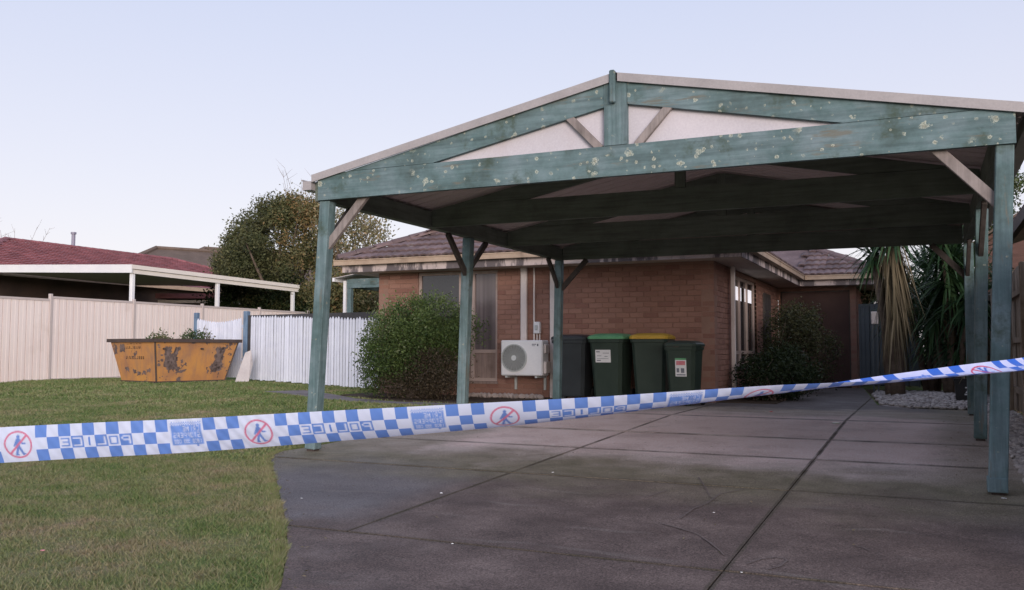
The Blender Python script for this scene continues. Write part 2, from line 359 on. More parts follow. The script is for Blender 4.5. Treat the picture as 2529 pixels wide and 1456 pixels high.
# lawn: patches of green, olive and straw
def lawn_colour(s):
    a = s.noise(.8, 5, .62, (3, 1, 0)); b = s.noise(3.6, 5, .7, (8, 2, 0))
    f = s.math('MULTIPLY_ADD', a, .6, s.math('MULTIPLY', b, .4))
    Yv = s.xyz()[1]; mr = s.n('MapRange'); s.l(Yv, mr.inputs[0]); mr.inputs[1].default_value = 4.0; mr.inputs[2].default_value = 13.0; mr.inputs[3].default_value = .035; mr.inputs[4].default_value = -.045
    f = s.math('ADD', f, mr.outputs[0])                  # the front of the lawn is drier than the back
    return s.ramp(f, [(.40, (.130, .190, .062)), (.485, (.190, .228, .090)), (.57, (.27, .255, .135)), (.66, (.345, .265, .18))])
s = NT('lawn_ground'); c = lawn_colour(s); g = s.noise(45, 4, .7)
c = s.mix(.6, c, s.ramp(g, [(.3, .12), (.7, .55)]), 'OVERLAY'); s.bump(g, .8, .02); M['lawn'] = s.done(c, .95, .05)
s = NT('grass_blade'); c = lawn_colour(s); t = s.attr('tone')
c = s.mix(s.ramp(t, [(.6, 0.0), (1, .6)]), c, (.33, .25, .17))
c = s.mix(s.ramp(t, [(0, .75), (.35, 0.0)]), c, (.060, .110, .032)); M['grass'] = s.done(c, .8, .12)

# driveway concrete: rained-on part dark with grime and moss, sheltered part under the carport pale
s = NT('driveway_concrete'); X, Y, Z = s.xyz()
wob = s.math('MULTIPLY_ADD', s.noise(1.3, 5, .6), 2.2, -1.1); yy = s.math('ADD', Y, wob)
grime = s.ramp(s.noise(2.2, 6, .65), [(.3, (.094, .068, .060)), (.5, (.140, .102, .090)), (.7, (.208, .155, .136))])
speck = s.noise(75, 3, .7); grime = s.mix(.6, grime, s.ramp(speck, [(.32, .2), (.68, .72)]), 'OVERLAY')
clean = s.ramp(s.noise(1.7, 5, .6, (4, 4, 0)), [(.32, (.60, .475, .45)), (.5, (.72, .585, .555)), (.7, (.76, .63, .61))])
clean = s.mix(s.ramp(s.noise(3.1, 5, .7, (1, 8, 0)), [(.58, 0.0), (.72, .4)]), clean, (.30, .24, .235))
moss = s.ramp(s.noise(4, 5, .6), [(.3, (.150, .132, .080)), (.7, (.27, .23, .165))])
# left bay: smoother, greyer
grey = s.ramp(s.noise(1.2, 4, .5, (2, 2, 0)), [(.3, (.125, .115, .120)), (.7, (.195, .178, .182))])
def step(v, a, b):
    nd = s.n('MapRange', interpolation_type='SMOOTHSTEP'); s.l(v, nd.inputs[0]); nd.inputs[1].default_value = a; nd.inputs[2].default_value = b; return nd.outputs[0]
lbay = s.math('MULTIPLY', s.math('SUBTRACT', 1.0, step(X, -3.4, -2.9)), s.math('MULTIPLY', step(yy, 4.0, 4.7), s.math('SUBTRACT', 1.0, step(yy, 6.2, 6.9))))
grime = s.mix(s.math('MULTIPLY', lbay, .75), grime, grey)
# scuffs left by tyres and hoses
wv = s.n('TexWave', wave_type='RINGS'); s.l(s.mapped(.55, (1.4, -2.2, 0)), wv.inputs[0]); wv.inputs['Scale'].default_value = 1.1; wv.inputs['Distortion'].default_value = 5; wv.inputs['Detail'].default_value = 3
sc_ = s.math('MULTIPLY', s.ramp(wv.outputs['Fac'], [(.965, 0.0), (.99, .5)]), s.ramp(s.noise(1.5, 3, .5, (6, 6, 0)), [(.5, 0.0), (.62, 1.0)]))
grime = s.mix(s.math('MULTIPLY', sc_, .55), grime, (.26, .225, .20))
c = s.mix(s.math('MULTIPLY', step(yy, 5.3, 6.9), .85), grime, moss); c = s.mix(step(yy, 6.7, 8.3), c, clean)
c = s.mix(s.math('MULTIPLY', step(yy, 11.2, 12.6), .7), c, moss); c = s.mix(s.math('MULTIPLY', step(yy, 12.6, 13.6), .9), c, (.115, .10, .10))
side = s.math('ADD', s.math('SUBTRACT', 1.0, step(s.math('MULTIPLY_ADD', wob, .5, X), -4.7, -4.0)), step(s.math('MULTIPLY_ADD', wob, .4, X), -.15, .35))
c = s.mix(s.math('MULTIPLY', s.math('MULTIPLY', side, step(yy, 6.3, 7.0)), .65), c, moss)
# dirt and moss gathered along the joints
jn = None
for val, ax_ in ((4.22, 1), (6.41, 1), (7.95, 1), (9.35, 1), (11.3, 1), (-2.96, 0), (-.87, 0)):
    dd = s.math('ABSOLUTE', s.math('SUBTRACT', (X, Y)[ax_], val)); g_ = s.n('MapRange'); s.l(dd, g_.inputs[0]); g_.inputs[1].default_value = .018; g_.inputs[2].default_value = .020+(.010*max(1.0, val-3) if ax_ else .004); g_.inputs[3].default_value = 1; g_.inputs[4].default_value = 0
    v_ = g_.outputs[0]
    if ax_ == 0 and val < -2: v_ = s.math('MULTIPLY', v_, s.math('GREATER_THAN', Y, 4.2))
    jn = v_ if jn is None else s.math('MAXIMUM', jn, v_)
c = s.mix(s.math('MULTIPLY', jn, s.ramp(s.noise(3.5, 4, .6, (9, 2, 0)), [(.3, .25), (.6, .85)])), c, (.075, .062, .045))
fs_ = s.noise(115, 2, .7); c = s.mix(.8, c, s.ramp(fs_, [(.30, .10), (.70, .85)]), 'OVERLAY')
s.bump(speck, .35, .006); M['concrete'] = s.done(c, s.ramp(s.noise(2.5, 4, .6), [(.3, .55), (.7, .85)]), .3)
M['joint'] = mottled('joint_fill', (.060, .048, .036), (.095, .075, .052), 8, .95, .1)
M['path'] = mottled('path_concrete', (.20, .175, .17), (.27, .235, .23), 2, .9, .1, .3, 60, dirt=(.10, .085, .07), dirt_lo=.52, dirt_hi=.75)
M['pebble'] = mottled('white_pebble', (.36, .32, .305), (.45, .41, .39), 12, .8, .2, tone=.28)
M['bed_edge'] = mottled('bed_edging', (.26, .21, .19), (.34, .29, .27), 7, .9, .1, .4, 50, tone=.2)

# skip paint: orange over rust, knocked-off patches
s = NT('skip_paint'); t1 = s.noise(1.9, 6, .7, (.4, .9, .3)); t2 = s.noise((9, 9, 2), 5, .65)
c = s.ramp(s.noise(2.2, 4, .6, (5, 0, 0)), [(.3, (.36, .175, .085)), (.5, (.49, .235, .080)), (.7, (.54, .27, .075))])
c = s.mix(s.ramp(t2, [(.48, 0.0), (.70, .6)]), c, (.30, .17, .11)); c = s.mix(s.ramp(s.noise((3, 3, 1.2), 5, .7, (7, 7, 7)), [(.5, 0.0), (.75, .5)]), c, (.22, .15, .12))
c = s.mix(s.ramp(t1, [(.605, 0.0), (.622, 1.0)]), c, s.ramp(s.noise(25, 4, .6), [(.3, (.075, .055, .055)), (.7, (.14, .105, .105))]))
c = s.mix(s.ramp(s.noise(11, 5, .7, (3, 3, 3)), [(.66, 0.0), (.69, .9)]), c, (.09, .055, .045)); M['skip_paint'] = s.done(c, .6, .3)
M['skip_scar'] = mottled('skip_scar', (.10, .072, .065), (.20, .150, .140), 9, .8, .2, .3, 60)
M['skip_ink'] = mottled('skip_ink', (.05, .035, .03), (.085, .06, .05), 20, .7, .2)

# ------------------------------------------------------------------ ground
xs = np.concatenate([[-900, -300, -120, -60, -40], np.arange(-30, 12.01, .6), [20, 40, 80, 250, 900]])
ys = np.concatenate([[-900, -300, -80, -30, -12, -6], np.arange(-3, 17.01, .5), np.arange(18, 34, 2), [45, 70, 120, 300, 1200]])
gx, gy = np.meshgrid(xs, ys); V = np.stack([gx.ravel(), gy.ravel(), np.array([zg(a, b) for a, b in zip(gx.ravel(), gy.ravel())])], 1)
nx = len(xs); idx = np.array([(j*nx+i, j*nx+i+1, (j+1)*nx+i+1, (j+1)*nx+i) for j in range(len(ys)-1) for i in range(nx-1)])
tag(link('ground', big_mesh('ground', V, idx), M['lawn']), kind='structure')

# driveway outline and its slabs
OUT = [(-1.8,-3),(3.2,-3),(2.4,2),(1.5,5),(.64,6.9),(.62,13.9),(-.2,14.0),(-.68,14.7),(-.9,17.2),(-1.25,21.1),(-2.1,21.1),(-2.1,14.22),(-5.75,14.22),(-5.75,12.75),(-5.38,12.4),
       (-5.38,7.1),(-5.45,6.75),(-5.36,6.5),(-5.17,6.24),(-4.33,5.3),(-3.47,4.33),(-3.02,3.79),(-2.60,3.22),(-2.25,2.6),(-1.95,1.2)]
def clip(poly, ax, val, keep_greater):
    o = []
    for i, p in enumerate(poly):
        q = poly[(i+1) % len(poly)]; a = (p[ax]-val)*(1 if keep_greater else -1); b = (q[ax]-val)*(1 if keep_greater else -1)
        if a >= 0: o.append(p)
        if a*b < 0: t = a/(a-b); o.append(tuple(p[k]+(q[k]-p[k])*t for k in (0, 1)))
    return o
def cell(poly, x0, x1, y0, y1):
    for a in ((0, x0, True), (0, x1, False), (1, y0, True), (1, y1, False)):
        poly = clip(poly, *a)
        if len(poly) < 3: return None
    return poly
def tri_prism(mb, poly, z0, z1):
    """prism over a (possibly concave) polygon, top face triangulated so that it follows the ground"""
    from mathutils.geometry import tessellate_polygon
    n = len(poly); vs = [(p[0], p[1], z0(*p)) for p in poly]+[(p[0], p[1], z1(*p)) for p in poly]
    tr = tessellate_polygon([[Vector((p[0], p[1], 0)) for p in poly]]); fs = []
    for a, b, c_ in tr:
        A, B, C_ = poly[a], poly[b], poly[c_]
        if (B[0]-A[0])*(C_[1]-A[1])-(B[1]-A[1])*(C_[0]-A[0]) < 0: b, c_ = c_, b
        fs.append((n+a, n+b, n+c_))
    area = sum(poly[i][0]*poly[(i+1) % n][1]-poly[(i+1) % n][0]*poly[i][1] for i in range(n))
    for i in range(n):
        j = (i+1) % n; fs.append((i, j, n+j, n+i) if area > 0 else (j, i, n+i, n+j))
    mb.add(vs, fs)
dw = MB()
for y0, y1 in ((-3, 11.3), (11.3, 22)):
    p = cell(OUT, -9, 9, y0, y1); tri_prism(dw, p, lambda x, y: zg(x, y)-.15, lambda x, y: zg(x, y)+.006)
drive = tag(dw.build('driveway', M['joint']), kind='structure')
XC = [-9, -2.96, -.87, 9]; YC = [-4, 4.22, 6.41, 7.95, 9.35, 11.3, 14.3, 22]; G = .011
for i in range(3):
    for j in range(7):
        if j == 0 and i == 1: continue
        p = cell(OUT, XC[i]+G*.42, XC[i+1+(1 if j == 0 and i == 0 else 0)]-G*.42, YC[j]+G, YC[j+1]-G)
        if p and len(p) > 2:
            dz = random.uniform(-.0015, .0015)
            q = MB(); tri_prism(q, p, lambda x, y: zg(x, y)-.1, lambda x, y: zg(x, y)+.016+dz); q.build('slab', M['concrete'], drive)
def in_poly(x, y, poly):
    c_ = False; n = len(poly)
    for i in range(n):
        a, b = poly[i], poly[(i+1) % n]
        if (a[1] > y) != (b[1] > y) and x < (b[0]-a[0])*(y-a[1])/(b[1]-a[1])+a[0]: c_ = not c_
    return c_
# garden path from the picket fence round to the driveway, and the planting beds
PATH = [(-11.6,13.75),(-10.3,13.1),(-8.95,12.25),(-7.8,11.75),(-6.4,11.75),(-5.39,11.9),(-5.39,12.4),(-6.4,12.25),(-7.7,12.25),(-8.8,12.75),(-10.0,13.75),(-11.3,14.6)]
pm = MB(); tri_prism(pm, PATH, lambda x, y: zg(x, y)-.1, lambda x, y: zg(x, y)+.010); tag(pm.build('garden_path', M['path']), kind='structure')
BED = [(-9.6,13.45),(-8.7,12.85),(-7.7,12.32),(-6.45,12.35),(-5.79,12.8),(-5.79,14.3),(-9.6,14.3)]
# pale looping scuffs on the open concrete
M['scuff'] = mottled('scuff', (.145, .116, .108), (.185, .150, .138), 30, .9, .1)
for pl_ in (((340,880),(450,910),(560,945),(640,1000),(700,1050),(722,1075)), ((860,1130),(950,1100),(1030,1090),(1085,1095),(1103,1110),(1060,1145),(980,1165)), ((570,600),(610,660),(640,720),(680,740)),
            ((460,850),(540,790),(620,760),(700,700),(850,670)), ((1500,1020),(1560,1030),(1600,1050)), ((260,720),(330,695),(380,680))):
    P_ = [gnd((1859+a/1.956)/1.2463, (1170+b/1.956)/1.2463) for a, b in pl_]; mb_ = MB(); vs_ = []
    for k, p_ in enumerate(P_):
        d_ = (P_[min(k+1, len(P_)-1)]-P_[max(k-1, 0)]).normalized(); n_ = Vector((-d_.y, d_.x, 0))*random.uniform(.003, .0065); z_ = Vector((0, 0, .0205)); vs_ += [p_-n_+z_, p_+n_+z_]
    mb_.add(vs_, [(2*k, 2*k+2, 2*k+3, 2*k+1)[::-1] for k in range(len(P_)-1)]); mb_.build('scuff_mark', M['scuff'], drive)
bm_ = MB(); tri_prism(bm_, BED, lambda x, y: zg(x, y)-.1, lambda x, y: zg(x, y)+.022); tag(bm_.build('soil_bed', M['soil']), kind='structure')
BED2 = [(-3.02,14.24),(-2.12,14.24),(-2.12,21.0),(-3.02,21.0)]
bm_ = MB(); tri_prism(bm_, BED2, lambda x, y: zg(x, y)-.1, lambda x, y: zg(x, y)+.022); tag(bm_.build('soil_bed', M['soil']), kind='structure')
GRAV = [(.635,6.95),(.63,14.0),(-.18,14.08),(-.64,14.75),(-.86,17.3),(-1.2,20.8),(1.07,20.8),(1.07,5.7)]
gm = MB(); tri_prism(gm, GRAV, lambda x, y: zg(x, y)-.1, lambda x, y: zg(x, y)+.004); gravel_bed = tag(gm.build('gravel_bed', M['soil']), kind='structure')
# pebbles
def icoish(n=3):
    b = bmesh.new(); bmesh.ops.create_icosphere(b, subdivisions=1, radius=1); vs = np.array([v.co[:] for v in b.verts]); b.verts.index_update()
    fs = np.array([[v.index for v in f.verts] for f in b.faces]); b.free(); return vs, fs
iv, if_ = icoish(); PV, PF, PT = [], [], []; b0 = 0
for k in range(5200):
    while True:
        if k < 3300: x, y = random.uniform(-.9, 1.05), random.uniform(13.9, 19.5)
        else: x, y = random.uniform(.62, 1.06), random.uniform(5.8, 14.2)
        if in_poly(x, y, GRAV): break
    r = random.uniform(.018, .042); hump = .09*math.exp(-((x-.1)**2/.5+(y-16.6)**2/3)) if y > 14 else 0
    S = np.array([r*random.uniform(.8, 1.4), r*random.uniform(.8, 1.4), r*random.uniform(.5, .8)])
    a = random.uniform(0, 6.28); ca, sa = math.cos(a), math.sin(a)
    v = iv*(1+rng.normal(0, .12, (len(iv), 1)))*S; v = np.stack([v[:,0]*ca-v[:,1]*sa, v[:,0]*sa+v[:,1]*ca, v[:,2]], 1)+[x, y, zg(x, y)+.012+hump+random.uniform(0, .02)]
    PV.append(v); PF.append(if_+b0); PT += [random.random()]*len(if_); b0 += len(iv)
tag(link('gravel', big_mesh('gravel', np.concatenate(PV), np.concatenate(PF), PT), M['pebble']), 'pale pebbles strewn round the yucca and along the paling fence', 'gravel', kind='stuff')
# low mound below the pebbles by the yucca
mv = MB(); N = 14
mv.add([(x, y, zg(x, y)+.003+.095*math.exp(-((x-.1)**2/.5+(y-16.6)**2/3))) for y in np.linspace(14.2, 19.6, N) for x in np.linspace(-.62, 1.05, N)],
       [(j*N+i, j*N+i+1, (j+1)*N+i+1, (j+1)*N+i) for j in range(N-1) for i in range(N-1)])
mv.build('gravel_mound', M['pebble'], gravel_bed)

# ------------------------------------------------------------------ lawn grass
def in_poly_np(x, y, poly):
    c_ = np.zeros(len(x), bool); n = len(poly)
    for i in range(n):
        a, b = poly[i], poly[(i+1) % n]
        if a[1] == b[1]: continue
        c_ ^= ((a[1] > y) != (b[1] > y)) & (x < (b[0]-a[0])*(y-a[1])/(b[1]-a[1])+a[0])
    return c_
def lawn_blades(n, ymin, ymax, wd, ht, seed):
    r = np.random.default_rng(seed); P = []
    x = r.uniform(-19, -1.6, n*3); y = r.uniform(ymin, ymax, n*3)
    zc = -x*math.sin(YAW)+y*math.cos(YAW); u = CXD+F_D*(x*math.cos(YAW)+y*math.sin(YAW))/np.maximum(zc, .1)
    k = (zc > 1.2) & (u > -650) & (u < 1500); x, y, u = x[k], y[k], u[k]
    keep = ~(in_poly_np(x, y, OUT) | in_poly_np(x, y, PATH) | in_poly_np(x, y, BED))
    x, y = x[keep][:n], y[keep][:n]
    return x, y, r
GV, GF, GT = [], [], []; b0 = 0
for n, y0, y1, wd, ht, sd_ in ((210000, 2.2, 6.2, .0036, .019, 1), (120000, 6.2, 10.5, .0070, .024, 2), (75000, 10.5, 16.2, .013, .030, 3)):
    x, y, r = lawn_blades(n, y0, y1, wd, ht, sd_); n = len(x)
    z = np.array([zg(a, b) for a, b in zip(x, y)]); a = r.uniform(0, 6.283, n); cl_ = np.sin(x*5.1+1.7*np.sin(y*3.3))*np.sin(y*4.7+1.3*np.sin(x*2.9+1)); cl2 = np.sin(x*17+2*np.sin(y*11))*np.sin(y*15+x*3); L = ht*r.uniform(.45, 1.3, n)*(1+.35*cl_+.25*cl2); lean = r.uniform(.3, 1.9, n); a2 = r.uniform(0, 6.283, n)
    w2 = wd*r.uniform(.6, 1.3, n)
    A = np.stack([x-np.cos(a)*w2, y-np.sin(a)*w2, z-.004], 1); B = np.stack([x+np.cos(a)*w2, y+np.sin(a)*w2, z-.004], 1)
    C = np.stack([x+np.cos(a2)*L*lean, y+np.sin(a2)*L*lean, z+L], 1)
    GV.append(np.stack([A, B, C], 1).reshape(-1, 3)); GF.append(np.arange(n*3).reshape(-1, 3)+b0); b0 += 3*n; GT.append(r.random(n))
# ragged fringe spilling over the edge of the concrete
r = np.random.default_rng(9); ED = np.array([(-1.95,1.2),(-2.25,2.6),(-2.60,3.22),(-3.02,3.79),(-3.47,4.33),(-4.33,5.3),(-5.17,6.24),(-5.36,6.5),(-5.45,6.75),(-5.38,7.1),(-5.38,12.4)])
for q in range(len(ED)-1):
    p_, q_ = ED[q], ED[q+1]; L_ = np.linalg.norm(q_-p_); n = int(L_*1900); f_ = r.random(n); cl_ = np.sin(f_*L_*9+q)*.5+np.sin(f_*L_*23+2*q)*.5
    P2 = p_+(q_-p_)*f_[:, None]; nv_ = np.array([(q_-p_)[1], -(q_-p_)[0]])/L_; off_ = -np.abs(r.normal(0, .03, n))-.022+.014*np.clip(cl_, 0, 1)
    x, y = (P2+nv_*off_[:, None]).T; z = np.array([zg(a, b) for a, b in zip(x, y)]); a = r.uniform(0, 6.283, n); L = .019*r.uniform(.4, 1.6, n)*(1+.4*cl_); a2 = r.uniform(0, 6.283, n); w2 = .0030*r.uniform(.6, 1.4, n)*(1+.05*np.hypot(x, y))
    A = np.stack([x-np.cos(a)*w2, y-np.sin(a)*w2, z-.004], 1); B = np.stack([x+np.cos(a)*w2, y+np.sin(a)*w2, z-.004], 1); C = np.stack([x+np.cos(a2)*L+nv_[0]*L*.4, y+np.sin(a2)*L+nv_[1]*L*.4, z+L*.9+.01], 1)
    GV.append(np.stack([A, B, C], 1).reshape(-1, 3)); GF.append(np.arange(n*3).reshape(-1, 3)+b0); b0 += 3*n; GT.append(.35+.65*r.random(n))
tag(link('lawn_grass', big_mesh('lawn_grass', np.concatenate(GV), np.concatenate(GF), np.concatenate(GT)), M['grass']), 'short patchy green and straw coloured lawn grass', 'grass', kind='stuff')

# ------------------------------------------------------------------ carport
APX = -2.215
def xz(mb, poly, y0, y1):
    """plate standing in the x-z plane between y0 (front) and y1"""
    n = len(poly); ar = sum(poly[i][0]*poly[(i+1) % n][1]-poly[(i+1) % n][0]*poly[i][1] for i in range(n))
    if ar < 0: poly = poly[::-1]
    vs = [(x, y0, z) for x, z in poly]+[(x, y1, z) for x, z in poly]
    mb.add(vs, [tuple(range(n)), tuple(range(2*n-1, n-1, -1))]+[(i, n+i, n+(i+1) % n, (i+1) % n) for i in range(n)]); return mb
cp = empty('carport', (-2.3, 9.8, .06), 'weathered teal timber carport with lichen spotted gable, standing over the concrete driveway', 'carport')
rt = lambda x: 3.125-.2*abs(x-APX)                 # top edge of the rafters
def post(tx, ty, bx, by, name='post', wd=.112):
    zb = zg(bx, by)+.012
    MB().box((bx-.04, by-.04, zb-.006), (bx+.04, by+.04, zb+.022)).build('post_bracket', M['rim'], cp); zb += .022
    MB().bar((bx, by, zb), (tx, ty, 2.348), wd, wd, up=(0, 1, 0), c=.006).build(name, M['teal_z'], cp)
post(-5.075, 6.865, -5.205, 6.865); post(.520, 6.86, .415, 6.80)
post(-5.15, 9.87, -5.225, 9.86); post(.535, 9.87, .462, 9.80)
post(-5.15, 12.93, -5.19, 12.93); post(.535, 12.93, .53, 12.90)
MB().cbox((.353, 6.728, .030), (.472, 6.864, .125), .004).build('post_foot', M['teal_z'], cp)
# front truss
xz(MB(), [(-5.13, 2.35), (.585, 2.35), (.585, rt(.585)), (.40, 2.596), (-4.83, 2.596), (-5.13, rt(-5.13))], 6.78, 6.825).build('bottom_chord', M['teal_x'], cp)
xz(MB(), [(-4.80, 2.6005), (-2.313, rt(-2.313)), (-2.313, 2.918), (-3.90, 2.6005)], 6.784, 6.825).build('rafter', M['teal_x'], cp)
xz(MB(), [(.37, 2.6005), (-2.117, rt(-2.117)), (-2.117, 2.925), (-.50, 2.6005)], 6.784, 6.825).build('rafter', M['teal_x'], cp)
xz(MB(), [(-2.31, 2.599), (-2.12, 2.599), (-2.12, rt(-2.12)), (APX, rt(APX)), (-2.31, rt(-2.31))], 6.775, 6.825).build('king_post', M['teal_z'], cp)
MB().cbox((-2.252, 6.725, 2.935), (-2.206, 6.773, 3.20), .008).build('finial', M['teal_z'], cp)
xz(MB(), [(-4.4, 2.575), (.0, 2.575), (.0, rt(.0)-.03), (APX, rt(APX)-.03), (-4.4, rt(-4.4)-.03)], 6.832, 6.842).build('gable_infill', M['infill'], cp)
for a, b in (((-2.635, 6.806, 2.885), (-2.35, 6.806, 2.585)), ((-1.765, 6.806, 2.890), (-2.045, 6.806, 2.585))):
    MB().bar(a, b, .04, .062, up=(0, 0, 1), c=.003).build('gable_strut', M['raw_timber'], cp)
# barge capping on both slopes
for sgn, xe in ((-1, -5.185), (1, .635)):
    e = lambda d: [(xe, rt(xe)+d), (APX+sgn*.024, rt(APX+sgn*.024)+d)]
    lo = e(-.010); hi = e(.058)
    xz(MB(), [lo[0], lo[1], hi[1], hi[0]], 6.752, 6.768).build('barge_capping', M['capping'], cp)
    MB().slab([(xe, 6.752, rt(xe)+.0595), (APX, 6.752, rt(APX)+.0595), (APX, 6.92, rt(APX)+.0595), (xe, 6.92, rt(xe)+.0595)][::(1 if sgn < 0 else -1)], .0015).build('barge_flashing', M['capping'], cp)
# roof sheeting: ribs run down each slope
for sgn, xe in ((-1, -5.215), (1, .665)):
    prof = []; y = 6.86
    while y < 13.05:
        prof += [(y, .0), (y+.13, .0), (y+.145, .022), (y+.175, .022)]; y += .19
    V = [(xx, yy_, rt(xx)+.022+dz) for xx in (xe, APX) for yy_, dz in prof]; n = len(prof)
    V += [(a, b, c_-.004) for a, b, c_ in V]
    Fs = [(i, i+1, n+i+1, n+i)[::(1 if sgn > 0 else -1)] for i in range(n-1)]; Fs += [tuple(2*n+k for k in f[::-1]) for f in Fs]
    MB().add(V, Fs).build('roof_sheet', M['sheet_under'], cp)
    gx0, gx1 = (xe-.085, xe+.015) if sgn < 0 else (xe-.015, xe+.085)
    ge = rt(xe); g = MB()
    g.box((gx0, 6.77, ge-.07), (gx1, 13.05, ge-.066)); g.box((gx0, 6.77, ge-.066), (gx0+.004, 13.05, ge+.03)); g.box((gx1-.004, 6.77, ge-.066), (gx1, 13.05, ge+.012))
    g.box((gx0+.004, 6.77, ge-.066), (gx1-.004, 6.774, ge+.012)); g.box((gx0-.012, 6.765, ge+.018), (gx0, 13.05, ge+.03))
    g.build('gutter', M['capping'], cp)
MB().slab([(APX-.14, 6.86, rt(APX-.14)+.05), (APX, 6.86, rt(APX)+.055), (APX, 13.05, rt(APX)+.055), (APX-.14, 13.05, rt(APX-.14)+.05)], .004).slab(
    [(APX, 6.86, rt(APX)+.055), (APX+.14, 6.86, rt(APX+.14)+.05), (APX+.14, 13.05, rt(APX+.14)+.05), (APX, 13.05, rt(APX)+.055)], .004).build('ridge_cap', M['capping'], cp)
# inner trusses, side beams, ridge beam
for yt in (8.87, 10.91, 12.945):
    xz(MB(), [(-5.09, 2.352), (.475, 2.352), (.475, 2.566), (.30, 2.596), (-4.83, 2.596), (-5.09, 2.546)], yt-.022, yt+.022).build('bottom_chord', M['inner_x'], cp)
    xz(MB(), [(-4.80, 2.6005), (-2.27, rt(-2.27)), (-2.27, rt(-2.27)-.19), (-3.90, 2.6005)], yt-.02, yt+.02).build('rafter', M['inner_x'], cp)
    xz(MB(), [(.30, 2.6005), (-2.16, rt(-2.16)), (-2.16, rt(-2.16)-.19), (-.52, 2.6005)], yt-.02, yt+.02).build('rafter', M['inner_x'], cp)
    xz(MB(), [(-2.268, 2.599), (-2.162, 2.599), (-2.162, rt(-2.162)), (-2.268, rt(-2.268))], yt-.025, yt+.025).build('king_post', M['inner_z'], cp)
xz(MB(), [(-5.09, 2.54), (.475, 2.54), (.475, rt(.475)+.016), (APX, rt(APX)+.016), (-5.09, rt(-5.09)+.016)], 12.972, 12.982).build('gable_infill', M['sheet_under'], cp)
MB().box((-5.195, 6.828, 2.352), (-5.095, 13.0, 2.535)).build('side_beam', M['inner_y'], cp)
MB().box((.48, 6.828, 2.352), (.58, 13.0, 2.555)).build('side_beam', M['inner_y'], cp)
# knee braces
def brace(a, b, mat='raw_timber', wd=.045, ht=.075): MB().bar(a, b, wd, ht, up=(0, 0, 1), c=.003).build('knee_brace', M[mat], cp)
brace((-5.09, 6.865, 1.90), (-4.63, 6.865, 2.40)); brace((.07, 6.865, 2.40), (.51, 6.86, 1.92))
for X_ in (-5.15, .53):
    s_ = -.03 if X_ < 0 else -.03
    brace((X_, 9.33, 2.35), (X_+s_*.6, 9.83, 1.90), 'dark_shaded_timber'); brace((X_, 10.37, 2.35), (X_+s_*.6, 9.90, 1.95), 'dark_shaded_timber')
    brace((X_, 12.46, 2.35), (X_+s_*.5, 12.92, 1.92), 'dark_shaded_timber')
    brace((X_, 7.35, 2.35), (X_-.02+(.06 if X_ < 0 else 0), 6.90, 1.94), 'dark_shaded_timber')
brace((-4.70, 12.945, 2.35), (-5.12, 12.94, 1.90), 'dark_shaded_timber'); brace((.10, 12.945, 2.35), (.52, 12.94, 1.90), 'dark_shaded_timber')

# ------------------------------------------------------------------ our brick house
GZ = .11
hs = empty('brick_house', (-6, 17, GZ), 'low brown brick house with mossy tiled hip roof behind the carport', 'house')
BW, BH, BD, PX, PZ = .230, .076, .07, .2405, .0865
def brk(mb, t): mb.cbox((-BW/2, 0, 0), (BW/2, BD, BH), .004, t)
BR = tone_variants(brk, 7, 'brick')
brk_half = []
def wall_run(p0, p1, z0, z1, openings, places, first_off=0.0):
    """brick placements on the wall face from p0 to p1 (plan), outside on the right of the travel direction reversed; openings = (s0,s1,z0,z1)"""
    p0 = Vector((*p0, 0)); p1 = Vector((*p1, 0)); d = (p1-p0); L = d.length; d.normalize(); ang = math.atan2(d.y, d.x)
    rows = int((z1-z0)/PZ)
    for r in range(rows):
        z = z0+r*PZ; o = (PX/2 if r % 2 else 0)+first_off; sx = o
        while sx-BW/2 < L:
            a, b = sx-BW/2, sx+BW/2; a2, b2 = max(a, .004), min(b, L-.004)
            for (s0, s1, w0, w1) in openings:
                if z+BH > w0 and z < w1:
                    if a2 >= s0 and b2 <= s1: b2 = a2
                    elif a2 < s0 < b2 and b2 <= s1: b2 = s0
                    elif s0 <= a2 < s1 < b2: a2 = s1
            if b2-a2 > .03:
                c_ = p0+d*((a2+b2)/2); M4 = Matrix.Translation((c_.x, c_.y, z)) @ Matrix.Rotation(ang, 4, 'Z') @ Matrix.Translation((0, random.uniform(-.002, .002), 0)) @ Matrix.Scale((b2-a2)/BW, 4, (1, 0, 0))
                places.append(M4)
            sx += PX
def wall_back(p0, p1, z0, z1, openings, th=.2, back=.010):
    """solid wall behind the bricks with real openings"""
    p0 = Vector((*p0, 0)); p1 = Vector((*p1, 0)); d = (p1-p0); L = d.length; d.normalize(); nrm = Vector((-d.y, d.x, 0))
    mb = MB(); ss = sorted({0, L, *[o[0] for o in openings], *[o[1] for o in openings]})
    for s0, s1 in zip(ss[:-1], ss[1:]):
        zz = [(z0, z1)]
        for o in openings:
            if o[0] <= s0+1e-4 and o[1] >= s1-1e-4: zz = [(z0, o[2]), (o[3], z1)]
        for a, b in zz:
            if b-a < .01: continue
            q = [p0+d*s0+nrm*back, p0+d*s1+nrm*back, p0+d*s1+nrm*(back+th), p0+d*s0+nrm*(back+th)]
            mb.prism([(v.x, v.y) for v in q], a, b)
    return mb
XL, XR, YW, ZT = -9.37, -3.04, 14.30, 2.385
op_front = [(-8.52-XL, -6.88-XL, .36, 2.375)]
op_side = [(1.65, 4.0, .62, 2.30)]
walls = [((XL, YW), (XR, YW), op_front, 0), ((XR, YW), (XR, 21.2), op_side, .12), ((XR, 21.2), (-1.37, 21.2), [], 0), ((-1.37, 21.2), (-1.37, 28), [], .12), ((XL, 27.0), (XL, YW), [], 0)]
plc = []
wm = MB()
